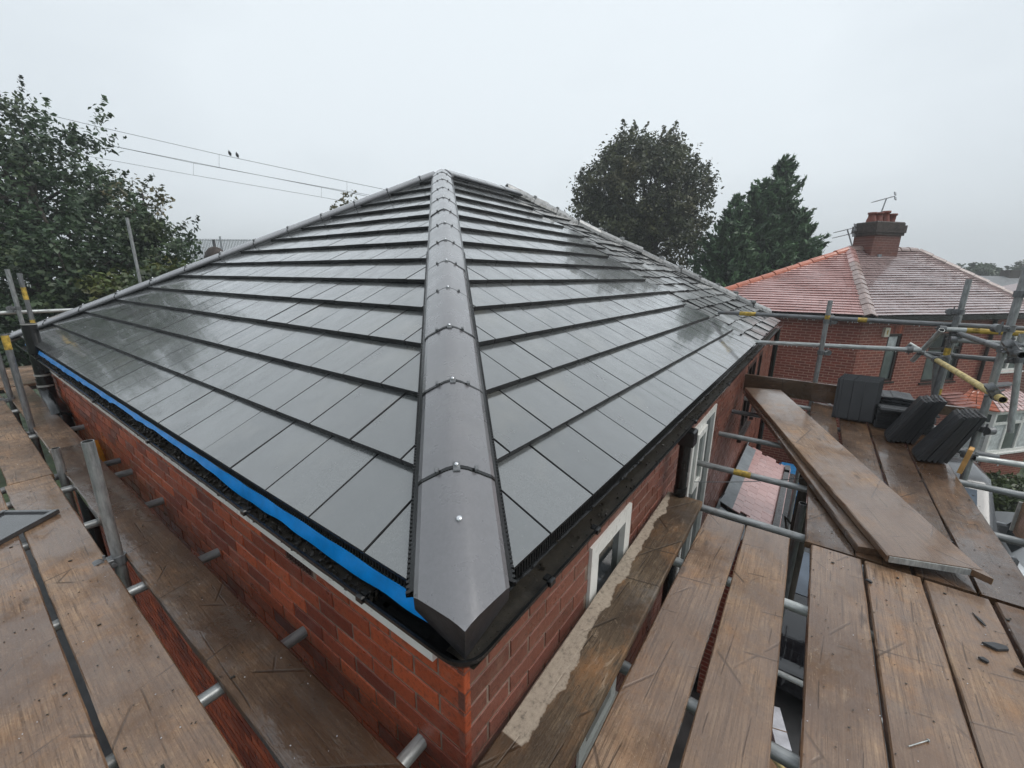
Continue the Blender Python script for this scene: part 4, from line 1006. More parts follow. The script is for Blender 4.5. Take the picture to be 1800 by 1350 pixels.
# things wedged between the left boards and the wall
b = MB(); b.tube([(-4.95, .02, -.95), (-4.80, .025, -.80), (-4.62, .03, -.74), (-4.50, .03, -.85), (-4.46, .03, -1.05)], [.04, .06, .062, .055, .04], 14); tag(b.build('orange_duct', 'orange'), 'orange plastic bend lying between the boards and the brick wall', 'pipe')
b = MB(); b.box((-.28, -.03, -.02), (.28, .03, .02), Matrix.Translation((-4.0, .01, -1.0)) @ Euler((.1, .25, .04)).to_matrix().to_4x4()); tag(b.build('white_trim', 'white'), 'white plastic trim offcuts below the board edge by the wall', 'offcut')

# ------------------------------------------------------------------ neighbouring house
nb = thing('brick_house', 'neighbouring red brick house with red tiled hipped roof and chimney', 'house')
D = Vector((.65, .76, 0)); D.normalize(); Nn = Vector((D.y, -D.x, 0))
EZ = -.10
N0 = Vector((1.64, 13.2, EZ)); N1 = Vector((-3.1, 13.28, EZ)); N2 = N0 + D*6.6; A1 = Vector((1.05, 16.65, 1.70)); A2 = Vector((2.89, 18.86, 1.72)); N3 = Vector((3.2, 22.2, EZ)); N4 = Vector((-2.6, 18.6, EZ))
def courses(e0, e1, t0, t1, n, mat, skip=None):
    """stepped tile courses on the plane e0-e1 (eave) to t0-t1 (top)"""
    up = ((t0+t1)/2-(e0+e1)/2); nrm = (e1-e0).cross(up).normalized(); nrm = nrm if nrm.z > 0 else -nrm
    for k in range(n):
        a, bq = k/n, min(1, (k+1.25)/n)
        p0, p1 = e0.lerp(t0, a), e1.lerp(t1, a); q0, q1 = e0.lerp(t0, bq), e1.lerp(t1, bq)
        lift = nrm*.032
        mb = MB(); m = max(3, int((p1-p0).length/.17))
        pr = []
        for j in range(m+1):
            t = j/m; sag = nrm*(.006*sin(t*9+k*.7)+random.gauss(0, .0012)); pr.append((p0.lerp(p1, t)+lift+sag, q0.lerp(q1, t)+nrm*.004+sag, p0.lerp(p1, t)+sag*0))
        for j in range(m):
            A_, B_ = pr[j], pr[j+1]
            g = (B_[0]-A_[0])*.007
            dz = nrm*random.uniform(-.0018, .0018)
            mb.quad(A_[0]+g+dz, B_[0]-g+dz, B_[1]-g, A_[1]+g); mb.quad(A_[0]+g+dz-nrm*.013, B_[0]-g+dz-nrm*.013, B_[0]-g+dz, A_[0]+g+dz)
        mb.build('tile_course', mat if not callable(mat) else mat(k), nb)
    mb = MB(); mb.poly([e0, e1, t1, t0] if (t0-t1).length > .05 else [e0, e1, t0]); mb.build('roof_underlay', 'felt', nb)
courses(N1, N0, A1, A1 + Vector((.001, 0, 0)), 29, 'clay')
courses(N0, N2, A1, A2, 29, 'clay_mauve')
mb = MB(); mb.poly([N2, N3, A2]); mb.poly([N3, N4, A1, A2]); mb.poly([N4, N1, A1]); mb.build('back_slope', 'clay_mauve', nb)
NPROF = [(-.13, -.03), (-.11, .03), (-.06, .075), (0, .09), (.06, .075), (.11, .03), (.13, -.03)]
def nb_caps(p0, p1, mats, name, step=.40, prof=NPROF):
    MX, ln = frame(p0, p1); k = 0; a = -.02; cache = {}
    while a < ln-.1:
        mt = mats(a/ln) if callable(mats) else mats
        if mt not in cache: cache[mt] = cap_mesh(name, step-.012, mt, prof, .016, .05)
        obj(name, cache[mt], nb, M=MX @ Matrix.Translation((a, 0, random.uniform(.0, .012))) @ Euler((0, .03, 0)).to_matrix().to_4x4()); a += step
nb_caps(N1, A1, 'clay_or', 'hip_tile')
HP = [(-.155, -.05), (-.125, .015), (-.02, .075), (.02, .075), (.125, .015), (.155, -.05)]
nb_caps(N0, A1, lambda t: 'clay_hip' if t < .72 else 'clay', 'bonnet_hip_tile', .27, HP)
nb_caps(A1, A2, 'clay_hip', 'ridge_tile'); nb_caps(N2, A2, 'clay_hip', 'hip_tile')
# gutters and soffits
def beam(p0, p1, w, h, mat, name, par, off=0):
    MX, ln = frame(p0, p1); mb = MB(); mb.box((0, -w/2, -h/2), (ln, w/2, h/2)); o = mb.build(name, mat, par); o.matrix_world = MX; return o
beam(N1+Vector((0, -.02, -.07)), N0+Vector((.05, -.02, -.07)), .12, .13, 'black', 'gutter', nb); beam(N0+Vector((.03, -.03, -.07)), N2+Vector((0, 0, -.07)), .12, .13, 'black', 'gutter', nb)
# walls
WO = Vector((1.55, 13.42, 0)); MNR = Matrix(((D.x, -Nn.x, 0, WO.x), (D.y, -Nn.y, 0, WO.y), (0, 0, 1, 0), (0, 0, 0, 1)))
def flat_wall(MX, ln, ops, name='wall'):
    xs = sorted({0, ln} | {v for o in ops for v in o[:2]}); zs = sorted({-.12, GROUND} | {v for o in ops for v in o[2:]}); mb = MB()
    for i in range(len(xs)-1):
        for j in range(len(zs)-1):
            mx, mz = (xs[i]+xs[i+1])/2, (zs[j]+zs[j+1])/2
            if any(o[0] < mx < o[1] and o[2] < mz < o[3] for o in ops): continue
            mb.quad((xs[i], 0, zs[j]), (xs[i+1], 0, zs[j]), (xs[i+1], 0, zs[j+1]), (xs[i], 0, zs[j+1]))
    for (x0, x1, q0, q1) in ops:
        for (p, q) in (((x0, q0), (x0, q1)), ((x1, q1), (x1, q0)), ((x0, q1), (x1, q1)), ((x1, q0), (x0, q0))):
            mb.quad((p[0], 0, p[1]), (q[0], 0, q[1]), (q[0], .1, q[1]), (p[0], .1, p[1]))
    o = mb.build(name, 'brickwall', nb); o.matrix_world = MX; return o
nops = [(.94, 1.43, -1.90, -.60), (2.50, 3.77, -2.0, -.62), (5.35, 6.5, -1.82, -.62)]
wn_ = flat_wall(MNR, 6.5, nops)
MNL = Matrix.Translation((-3.0, 13.42, 0)); flat_wall(MNL, 4.55, [])
MBK = Matrix.Translation((0, 0, 0)); mb = MB(); P_ = [WO+D*6.5, Vector((3.1, 22, 0)), Vector((-2.5, 18.5, 0)), Vector((-3.0, 13.42, 0))]
for i in range(3): mb.quad((P_[i].x, P_[i].y, GROUND), (P_[i+1].x, P_[i+1].y, GROUND), (P_[i+1].x, P_[i+1].y, -.12), (P_[i].x, P_[i].y, -.12))
mb.build('back_wall', 'brickwall', nb)
def nwin(x0, x1, q0, q1, mf, mg, fw, mull=(), trans=None, par=nb, MX=MNR, y=.02):
    fr = MB(); y1 = y+.06
    fr.box((x0, y, q0), (x0+fw, y1, q1)); fr.box((x1-fw, y, q0), (x1, y1, q1)); fr.box((x0+fw, y+.001, q1-fw), (x1-fw, y1, q1)); fr.box((x0+fw, y+.001, q0), (x1-fw, y1, q0+fw))
    for m_ in mull: fr.box((m_-fw/2, y+.002, q0+fw), (m_+fw/2, y1, q1-fw))
    if trans: fr.box((x0+fw, y+.003, trans-fw/2), (x1-fw, y1, trans+fw/2))
    fr.box((x0-.05, y-.06, q0-.05), (x1+.05, y1, q0-.002))
    w = fr.build('window', mf, par); w.matrix_world = MX
    zs_ = [q0+fw] + ([trans] if trans else []) + [q1-fw]; xs_ = [x0+fw]+list(mull)+[x1-fw]
    for i in range(len(xs_)-1):
        for j in range(len(zs_)-1):
            g = MB(); g.quad((xs_[i], y+.035, zs_[j]), (xs_[i+1], y+.035, zs_[j]), (xs_[i+1], y+.035, zs_[j+1]), (xs_[i], y+.035, zs_[j+1])); g.build('pane', mg if not isinstance(mg, (list, tuple)) else mg[(i+j) % len(mg)], w)
    return w
nwin(*nops[0], 'brownframe', ['glass_n', 'curtain'], .07, (), -.98)
nwin(*nops[1], 'brownframe', ['glass_n', 'glass'], .07, (3.13,), -1.05)
nwin(*nops[2], 'white', 'glass_n', .07, (5.9,), -1.0)
for k in range(7):   # soldier course over the small window
    mb = MB(); mb.box((.93+.072*k, -.006, -.585), (.993+.072*k, .05, -.375)); o = mb.build('soldier_brick', 'brick', nb); o.matrix_world = MNR
mb = MB(); mb.pipe((4.68, -.06, -.2), (4.68, -.06, GROUND), .045, .035, 12); o = mb.build('downpipe', ['brownframe', 'brownframe'], nb); o.matrix_world = MNR
al = MB(); al.box((.70, -.07, -.66), (.87, 0, -.42), ch=.01); o = al.build('alarm_box', 'alarm'); o.matrix_world = MNR; tag(o, 'pale rectangular alarm box on the neighbouring brick wall', 'alarm box')
mb = MB(); mb.box((.765, -.074, -.60), (.80, -.0705, -.48)); mb.box((.755, -.074, -.53), (.81, -.0702, -.51)); mb.build('alarm_mark', 'yellow', o)
# bay window with its own small tiled roof
bo = [(4.15, 0), (4.55, -.72), (6.35, -.72), (6.75, 0)]
rz1, rz0 = -2.18, -2.74
for i in range(3):
    for k in range(7):
        t0_, t1_ = k/7, min(1, (k+1.3)/7)
        def bp(j, t): x, y = bo[j]; cx = 5.45; sc = 1.10*(1-t)+.55*t; return Vector((cx+(x-cx)*sc, (y*1.15)*(1-t)+0*t - .0, rz0+(rz1-rz0)*t))
        mb = MB(); up = Vector((0, 0, .022)); m = 10 if i == 1 else 4
        for j in range(m):
            f0, f1 = j/m+.01, (j+1)/m-.01
            a_, b_, c_, d_ = bp(i, t0_).lerp(bp(i+1, t0_), f0)+up, bp(i, t0_).lerp(bp(i+1, t0_), f1)+up, bp(i, t1_).lerp(bp(i+1, t1_), f1), bp(i, t1_).lerp(bp(i+1, t1_), f0)
            mb.quad(a_, b_, c_, d_); mb.quad(a_-up*1.4, b_-up*1.4, b_, a_)
        o = mb.build('bay_tile_course', 'clay' if i == 1 else 'clay_or', nb); o.matrix_world = MNR
mb = MB(); mb.box((4.8, -.25, rz1-.02), (6.1, 0, rz1+.03)); o = mb.build('bay_lead', 'lead', nb); o.matrix_world = MNR
for i in range(3):
    p, q = Vector((*bo[i], 0)), Vector((*bo[i+1], 0)); dd = (q-p); ln = dd.length; dd.normalize()
    MX = MNR @ Matrix(((dd.x, -dd.y, 0, p.x), (dd.y, dd.x, 0, p.y), (0, 0, 1, 0), (0, 0, 0, 1)))
    nwin(0.0, ln, -4.05, -2.80, 'white', ['curtain', 'glass_n'], .075, () if i != 1 else (.6, 1.2), -3.15, nb, MX, 0)
    mb = MB(); mb.box((0, .0, GROUND), (ln, .1, -4.11)); o = mb.build('bay_wall', 'brickwall', nb); o.matrix_world = MX
    mb = MB(); mb.box((-.04, -.06, -2.80), (ln+.04, .05, -2.72)); o = mb.build('bay_gutter', 'white', nb); o.matrix_world = MX
# little lean-to porch roof left of the bay
for k in range(5):
    mb = MB(); 
    for j in range(7): mb.box((3.30+.12*j, -.55+.11*k, -2.62+.06*k), (3.41+.12*j, -.40+.11*k, -2.60+.06*k))
    o = mb.build('porch_tile_course', 'clay', nb); o.matrix_world = MNR
# chimney
cz0 = 1.25; chm = Vector((1.70, 17.34, -.26)); ca = atan2(D.y, D.x)
MC = Matrix.Translation(chm) @ Matrix.Rotation(ca, 4, 'Z') @ Matrix.Diagonal((.86, .86, 1, 1))
mb = MB(); mb.box((-.62, -.36, cz0), (.62, .36, 2.36)); ch = mb.build('chimney', 'brick_dark', nb); ch.matrix_world = MC
mb = MB(); mb.box((-.67, -.41, 2.36), (.67, .41, 2.44)); mb.box((-.70, -.44, 2.44), (.70, .44, 2.66)); mb.box((-.65, -.39, 2.66), (.65, .39, 2.76), ch=.03); mb.build('corbel', 'soot', ch)
for k, (px_, hh) in enumerate(((-.45, .30), (-.15, .31), (.17, .36), (.47, .29))):
    mb = MB(); rs = [(.15, 0), (.145, .08), (.115, hh*.55), (.11, hh*.82), (.14, hh*.84), (.14, hh), (.10, hh), (.095, hh*.6)]
    if k == 3: rs = [(.12, 0), (.12, hh*.3), (.13, hh*.8), (.16, hh*.82), (.16, hh), (.11, hh), (.1, hh*.5)]
    seg = 16; base = []
    for r, z in rs: base.append(len(mb.v)); mb.v += [(r*cos(2*pi*q/seg), r*sin(2*pi*q/seg), z) for q in range(seg)]
    for j in range(len(rs)-1):
        for q in range(seg): t = (q+1) % seg; mb.face((base[j]+q, base[j]+t, base[j+1]+t, base[j+1]+q), True)
    mb.face([base[-1]+q for q in range(seg)]); mb.build('chimney_pot', 'pot', ch, (px_, 0, 2.74))
mb = MB(); 
for k in range(6): mb.box((-.30+.16*k, -.40-.01*k, 1.62-.09*k), (-.14+.16*k, -.36, 1.80-.09*k))
mb.box((.55, -.42, 1.16), (.80, .40, 1.24)); mb.build('stepped_flashing', 'lead', ch)
def aerial(label, base, top, yaw, double=False):
    a = thing('tv_aerial', label, 'aerial', base, 0, 'roof aerials'); t = Vector(top)-Vector(base)
    mb = MB(); mb.tube([(0, 0, 0), tuple(t*.55) if not double else (0, 0, t.z*.35), tuple(t)], .018, 8); mb.build('mast', 'aluminium', a)
    for j in range(2 if double else 1):
        mb = MB(); M_ = Matrix.Translation(t+Vector((0, 0, -.16*j))) @ Matrix.Rotation(yaw, 4, 'Z') @ Matrix.Rotation(.22, 4, 'Y')
        mb.tube([M_ @ Vector((-.2, 0, 0)), M_ @ Vector((.36, 0, 0))], .011, 6)
        for k in range(9): x = -.12+.05*k; mb.tube([M_ @ Vector((x, -.09, 0)), M_ @ Vector((x, .09, 0))], .006, 5)
        for sg in (-.07, .07): mb.box((-.21, -.13, sg-.04), (-.19, .13, sg+.04), M_)
        mb.build('array', 'aluminium', a)
# ------------------------------------------------------------------ trees
def leaf_mesh(name, P, Nrm, size, shade, mat, aspect=.6, up=None):
    """one bent diamond leaf per point"""
    n = len(P); r1 = rng.normal(size=(n, 3)); 
    if up is not None: r1 = up + r1*.35
    t = r1 - (r1*Nrm).sum(1, keepdims=True)*Nrm; t /= np.linalg.norm(t, axis=1, keepdims=True)+1e-9
    bq = np.cross(Nrm, t); sz = size[:, None]
    V = np.empty((n, 4, 3)); V[:, 0] = P - t*sz*.5; V[:, 1] = P + bq*sz*aspect*.5 + Nrm*sz*.08; V[:, 2] = P + t*sz*.6; V[:, 3] = P - bq*sz*aspect*.5 + Nrm*sz*.08
    me = bpy.data.meshes.new(name); me.vertices.add(n*4); me.vertices.foreach_set('co', V.astype(np.float32).ravel())
    me.loops.add(n*4); me.loops.foreach_set('vertex_index', np.arange(n*4, dtype=np.int32)); me.polygons.add(n)
    me.polygons.foreach_set('loop_start', np.arange(0, n*4, 4, dtype=np.int32)); me.materials.append(MAT[mat]); me.update(calc_edges=True)
    at = me.attributes.new('shade', 'FLOAT', 'FACE'); at.data.foreach_set('value', shade.astype(np.float32))
    return me
def unit(v): return v/(np.linalg.norm(v, axis=-1, keepdims=True)+1e-9)
def crown(blobs, per, clump_n, clump_r, size, mat, fill=.55, name='crown', droop=0.0, sprig=0.0):
    """leaf clumps over and inside ellipsoid blobs -> mesh and clump centres"""
    Ps, Ns, Sh, cens = [], [], [], []
    for (cx, cy_, cz, r) in blobs:
        k = max(3, int(per*r*r)); d = unit(rng.normal(size=(k, 3))); rad = r*(fill+(1.06-fill)*rng.random((k, 1))**.5)
        cc = np.array([cx, cy_, cz]) + d*rad*np.array([1, 1, .92]); keep = rng.random(k) > .12; cc = cc[keep]; d = d[keep]; cens.append(cc)
        for q in range(len(cc)):
            m = int(clump_n*rng.uniform(.5, 1.4)); rr = clump_r*rng.uniform(.6, 1.3); off = rng.normal(size=(m, 3))*rr*np.array([.55, .55, .38])
            if sprig and rng.random() < .30:
                dv = unit(d[q]*.8+np.array([0, 0, .8])+rng.normal(size=3)*.25); s_ = rng.random((m, 1)); off = dv*s_*sprig*rng.uniform(.6, 1.5) + rng.normal(size=(m, 3))*(.16*(1.15-s_))*clump_r*2
            Ps.append(cc[q]+off); nn = unit(rng.normal(size=(m, 3))*.8 + d[q]*.55 + np.array([0, 0, .7-droop])); Ns.append(nn)
            Sh.append(np.clip(rng.normal(.42, .28)+rng.normal(0, .16, m), 0, 1))
    P = np.concatenate(Ps); Nr = np.concatenate(Ns); S = np.concatenate(Sh)
    return leaf_mesh(name, P, Nr, size*rng.uniform(.6, 1.3, len(P)), S, mat), np.concatenate(cens)
def limbs(root, top, cens, r0, n, name='trunk', parent=None):
    mb = MB(); root, top = Vector(root), Vector(top); mid = root.lerp(top, .5)+Vector((random.uniform(-.2, .2), random.uniform(-.2, .2), 0))
    mb.tube([root, mid, top], [r0, r0*.75, r0*.35], 10)
    idx = rng.choice(len(cens), min(n, len(cens)), replace=False)
    for i in idx:
        p = Vector(cens[i]); s_ = root.lerp(top, random.uniform(.35, .95)); m_ = s_.lerp(p, .5)+Vector((0, 0, (p-s_).length*.10))
        mb.tube([s_, m_, p], [r0*.28, r0*.16, r0*.04], 6)
    return mb.build(name, 'bark', parent)
def tree(name, label, root, top, blobs, per, cn, cr, size, mat, r0, nl, fill=.55, extra=None, droop=0.0, sprig=0.0):
    t = thing(name, label, 'tree', group=None); me, cens = crown(blobs, per, cn, cr, size, mat, fill, droop=droop, sprig=sprig); obj('crown', me, t); limbs(root, top, cens, r0, nl, parent=t); return t, cens
LB = [(-19.9, 1.95, 2.6, 2.3), (-19.2, 2.9, 3.7, 1.1), (-18.95, 3.35, 4.6, .5), (-20.6, 2.1, 4.6, 1.2), (-21.0, 2.0, 5.6, .7), (-19.0, 3.3, 4.95, .45), (-18.04, 2.47, .77, 2.3), (-19.79, .98, .07, 2.6), (-22.6, .2, 2.6, 3.2)]
tree('sycamore_tree', 'tall dark green sycamore at the left edge behind the scaffold', (-20.2, 1.6, GROUND), (-19.9, 2.0, 4.6), LB, 38, 40, .36, .15, 'leaf_l', .28, 70, .45, sprig=1.0)
LB2 = [(-16.9, 3.74, 1.7, 1.05), (-16.95, 4.0, 2.4, .5), (-16.1, 4.1, 1.35, .85), (-17.2, 3.2, .4, 1.5), (-16.2, 3.6, -.2, 1.3)]
tree('rowan_tree', 'smaller pale tipped tree right of the sycamore by the mesh fence', (-16.8, 3.6, GROUND), (-16.8, 3.7, 2.4), LB2, 60, 38, .34, .14, 'leaf_l', .14, 40, .4, sprig=.7)
me, cens = crown([(-16.95, 4.05, 3.25, .42), (-17.4, 3.6, 3.0, .5), (-16.7, 4.3, 2.9, .3)], 60, 12, .25, .14, 'leaf_tip', .3)
t = thing('tall_shrub', 'thin shrub with yellowing tips poking up beside the sycamore', 'shrub'); obj('foliage', me, t); limbs((-17.1, 3.8, GROUND), (-17, 4, 3.2), cens, .06, 20, 'stem', t)
for k, (blobs, lab, mt) in enumerate(((([(-15.15, 2.43, .05, .75), (-14.9, 2.6, .2, .5)]), 'yellowing bush just above the left hip tiles', 'leaf_bush'), ([(-16.76, .94, -.9, 1.0), (-17.5, .3, -1.2, 1.0)], 'dark bush low at the left edge behind the posts', 'leaf_l'), ([(-15.95, 1.68, -.6, 1.1), (-15.6, 2.2, -1.3, 1.2)], 'dark bush behind the black vent pipe', 'leaf_l'), ([(-14.37, 3.21, .55, .62), (-14.6, 2.9, .2, .6), (-13.6, 3.6, .7, .5)], 'olive bush between the fence and the left hip', 'leaf_bush'))):
    t = thing('bush', lab, 'bush'); me, cens = crown(blobs, 90, 30, .26, .15, mt, .4); obj('foliage', me, t); b0 = blobs[0]; limbs((b0[0], b0[1], GROUND), (b0[0], b0[1], b0[2]), cens, .07, 14, 'stem', t)
me, cens = crown([(-20.2, 13.6, 4.35, .55), (-20.6, 13.3, 4.1, .5)], 55, 14, .28, .2, 'leaf_tip', .3)
t = thing('bare_tipped_tree', 'yellowing tree top just showing above the left hip', 'tree'); obj('crown', me, t); limbs((-20.3, 13.5, GROUND), (-20.3, 13.5, 4.2), cens, .1, 16, parent=t)
RB = [(-9.44, 26.93, 5.7, 3.3), (-11.3, 25.6, 5.9, 1.7), (-7.4, 28.4, 6.0, 1.6), (-10.6, 26.7, 7.7, 1.5), (-8.7, 28.1, 7.9, 1.4), (-8.1, 27.0, 3.0, 2.3), (-10.5, 25.5, 3.6, 2.0), (-12.0, 24.8, 5.0, 1.0), (-6.5, 28.3, 3.7, .9)]
tree('round_tree', 'large round brownish green tree rising behind the old hip', (-9.2, 26.9, GROUND), (-9.3, 26.9, 6), RB, 44, 44, .50, .20, 'leaf_r', .35, 60, .45, sprig=.6)
# conifer: layered drooping sprays
def conifer(name, label, peaks, n, size, mat):
    t = thing(name, label, 'tree'); Ps, Ns, Sh, Up, tot = [], [], [], [], 0
    tr = MB()
    for (x, y, zt, zb, rb, share) in peaks:
        tr.tube([(x, y, GROUND), (x, y, zt-.3)], [rb*.09, .02], 8)
        m = int(n*share); sprays = m//26; f = rng.random(sprays)**.62
        for q in range(sprays):
            h = f[q]; zz = zt-(zt-zb)*h; an = rng.uniform(0, 2*pi); r = rb*(h**.72)*(1+.20*sin(7*h+3*an)+.16*sin(17*h+2*an+1)); rr = r*rng.uniform(.30, 1.08)**.7; base = np.array([x+cos(an)*rr, y+sin(an)*rr, zz+rng.normal(0, .1)])
            dv = unit(np.array([cos(an), sin(an), .55+.6*(1-h)])); ln = .45+.45*h*rng.uniform(.6, 1.5); s_ = rng.random((26, 1)); P = base + dv*ln*(s_-.5) + rng.normal(size=(26, 3))*.10*(1.1-s_)
            Ps.append(P); Up.append(np.repeat(dv[None], 26, 0)); Ns.append(unit(rng.normal(size=(26, 3))+np.array([0, 0, .6]))); Sh.append(np.clip(rng.normal(.25, .25)+.5*s_[:, 0]+rng.normal(0, .1, 26), 0, 1))
    P = np.concatenate(Ps); me = leaf_mesh('crown', P, np.concatenate(Ns), size*rng.uniform(.7, 1.4, len(P)), np.concatenate(Sh), mat, .38, np.concatenate(Up)); obj('crown', me, t); tr.build('trunk', 'bark', t); return t
conifer('conifer_tree', 'dark green pointed conifer behind the red roofed house', [(-1.95, 26.0, 6.5, -2.5, 2.9, .40), (-1.0, 25.4, 4.2, -2.5, 2.0, .14), (-2.7, 25.2, 5.6, -2.5, 2.8, .26), (-3.6, 24.4, 4.7, -2.5, 2.6, .20)], 80000, .27, 'leaf_c')
# far trees, far roofs
t, _ = tree('far_tree', 'hazy far tree above the right hip of the red roof', (18.0, 89, GROUND), (18.0, 89, 1.5), [(17.2, 88.5, .6, 2.4), (19.2, 89.9, .5, 2.2), (18.3, 89.2, 1.2, 1.6)], 14, 30, .55, .5, 'leaf_l', .3, 12)
tree('far_tree', 'smaller far tree beside the distant chimney', (20.8, 92, GROUND), (20.8, 92, 1.5), [(21.2, 91.5, .8, 1.8)], 14, 30, .5, .45, 'leaf_l', .2, 8)
tree('far_tree', 'far tree line clump at the right edge', (24.5, 94, GROUND), (24.5, 94, 1.5), [(24.0, 94, .3, 3.2), (28.0, 96, .3, 3.2)], 9, 30, .6, .5, 'leaf_h', .3, 8)
fh = thing('far_house', 'distant grey slate roofed house with a small chimney', 'house', (13.8, 60.5, GROUND), .7)
mb = MB(); mb.box((-5, -3, 0), (5, 3, 4.7)); mb.build('wall', 'brickwall', fh)
mb = MB(); mb.poly([(-5.3, -3.3, 4.6), (5.3, -3.3, 4.6), (2.2, 0, 6.15), (-2.2, 0, 6.15)]); mb.poly([(5.3, -3.3, 4.6), (5.3, 3.3, 4.6), (2.2, 0, 6.15)]); mb.poly([(-5.3, 3.3, 4.6), (-5.3, -3.3, 4.6), (-2.2, 0, 6.15)]); mb.poly([(5.3, 3.3, 4.6), (-5.3, 3.3, 4.6), (-2.2, 0, 6.15), (2.2, 0, 6.15)]); rf = mb.build('roof', 'farroof', fh)
mb = MB(); mb.box((.9, -.4, 5.6), (2.0, .4, 6.7)); mb.build('chimney', 'soot', rf)
fh = thing('far_house', 'house at the right edge with an orange ridge and white dormer', 'house', (12.3, 36.5, GROUND), .75)
mb = MB(); mb.box((-4.5, -3, 0), (4.5, 3, 4.9)); mb.build('wall', 'brickwall', fh)
mb = MB(); mb.poly([(-4.8, -3.3, 4.8), (4.8, -3.3, 4.8), (2.0, 0, 6.1), (-2.0, 0, 6.1)]); mb.poly([(-4.8, 3.3, 4.8), (-4.8, -3.3, 4.8), (-2, 0, 6.1)]); mb.poly([(4.8, -3.3, 4.8), (4.8, 3.3, 4.8), (2, 0, 6.1)]); mb.poly([(4.8, 3.3, 4.8), (-4.8, 3.3, 4.8), (-2, 0, 6.1), (2, 0, 6.1)]); rf = mb.build('roof', 'clay_mauve', fh)
MX, ln = frame(Vector((-4.8, -3.3, 4.85)), Vector((-2, 0, 6.15)))
for k in range(9): obj('hip_tile', cap_mesh('hip_tile', .44, 'clay_or', NPROF), rf, M=MX @ Matrix.Translation((.47*k, 0, .03)))
mb = MB(); mb.box((-1.6, -2.7, 4.9), (1.2, -1.2, 5.95)); mb.build('dormer', 'white', fh)

# ------------------------------------------------------------------ far left: fence, cowl, wires, birds
fn = thing('mesh_fence', 'tall grey security fence of thin vertical bars behind the left hip', 'fence')
fa, fb = Vector((-24.6, 6.95, 0)), Vector((-19.5, 10.6, 0)); zl, zh = GROUND, 2.36
for k in range(4):
    p = fa.lerp(fb, k/3); mb = MB(); mb.box((p.x-.03, p.y-.03, zl), (p.x+.03, p.y+.03, zh+(.12 if k else .0))); mb.build('post', 'mesh', fn)
bar = MB(); bar.box((-.014, -.014, -1.4), (.014, .014, zh)); BAR = bar.mesh('bar', 'mesh')
for k in range(84): p = fa.lerp(fb, (k+.5)/84); obj('bar', BAR, fn, (p.x, p.y, 0))
for z in (-.6, .9, 2.3):
    mb = MB(); mb.tube([(fa.x, fa.y, z), (fb.x, fb.y, z)], .012, 6); mb.build('rail', 'mesh', fn)
mb = MB(); mb.tube([(-11.37, 3.71, GROUND), (-11.37, 3.71, 1.58)], .03, 8); tag(mb.build('thin_post', 'cargrey'), 'thin dark post behind the rounded cowl', 'post')
cw = thing('flue_cowl', 'dark rounded brown cowl rising behind the left hip tiles', 'cowl', (-9.15, 2.90, 0))
mb = MB(); mb.tube([(0, 0, GROUND), (0, 0, .95)], .16, 14); mb.build('flue', 'soot', cw)
mb = MB(); rs = [(.24, .86), (.26, .95), (.25, 1.08), (.20, 1.20), (.12, 1.28), (.03, 1.31)]; base = []
for r, z in rs: base.append(len(mb.v)); mb.v += [(r*cos(2*pi*q/16)*(1.0), r*sin(2*pi*q/16)*.8, z) for q in range(16)]
for j in range(len(rs)-1):
    for q in range(16): t_ = (q+1) % 16; mb.face((base[j]+q, base[j]+t_, base[j+1]+t_, base[j+1]+q), True)
mb.face([base[-1]+q for q in range(16)]); mb.build('dome', 'soot', cw)
mb = MB(); mb.box((-.42, -.12, .80), (-.18, .12, .98), ch=.03); mb.build('side_vent', 'soot', cw)
def catenary(label, top, low, drops):
    w = thing('overhead_wire', label, 'wire', group='railway overhead wires')
    ext = lambda pts: [Vector(pts[0])+(Vector(pts[0])-Vector(pts[1]))*6] + [Vector(p) for p in pts] + [Vector(pts[-1])+(Vector(pts[-1])-Vector(pts[-2]))*6]
    for nm, pts in (('messenger_wire', top), ('contact_wire', low)):
        mb = MB(); mb.tube(ext(pts), .016, 6); mb.build(nm, 'wire', w)
    for (a, bq) in drops: mb = MB(); mb.tube([a, bq], .010, 5); mb.build('dropper', 'wire', w)
catenary('nearer pair of overhead railway wires with two birds on it', [(-46.82, 6.88, 11.80), (-43.53, 8.96, 10.93), (-35.97, 13.84, 9.02), (-28.23, 18.82, 7.20), (-25.84, 20.39, 6.66)], [(-43.01, 8.95, 9.71), (-35.82, 13.65, 8.12), (-28.12, 18.68, 6.47)], [((-35.97, 13.84, 9.02), (-35.82, 13.65, 8.12)), ((-28.23, 18.82, 7.20), (-28.12, 18.68, 6.47))])
catenary('farther and lower pair of overhead railway wires', [(-51.73, 10.86, 11.49), (-44.94, 15.28, 9.92), (-35.73, 21.35, 8.05), (-33.47, 22.84, 7.62)], [(-51.33, 10.75, 10.21), (-44.77, 15.07, 8.91), (-35.58, 21.17, 7.18), (-33.73, 22.38, 6.80)], [((-44.94, 15.28, 9.92), (-44.77, 15.07, 8.91)), ((-35.73, 21.35, 8.05), (-35.58, 21.17, 7.18))])
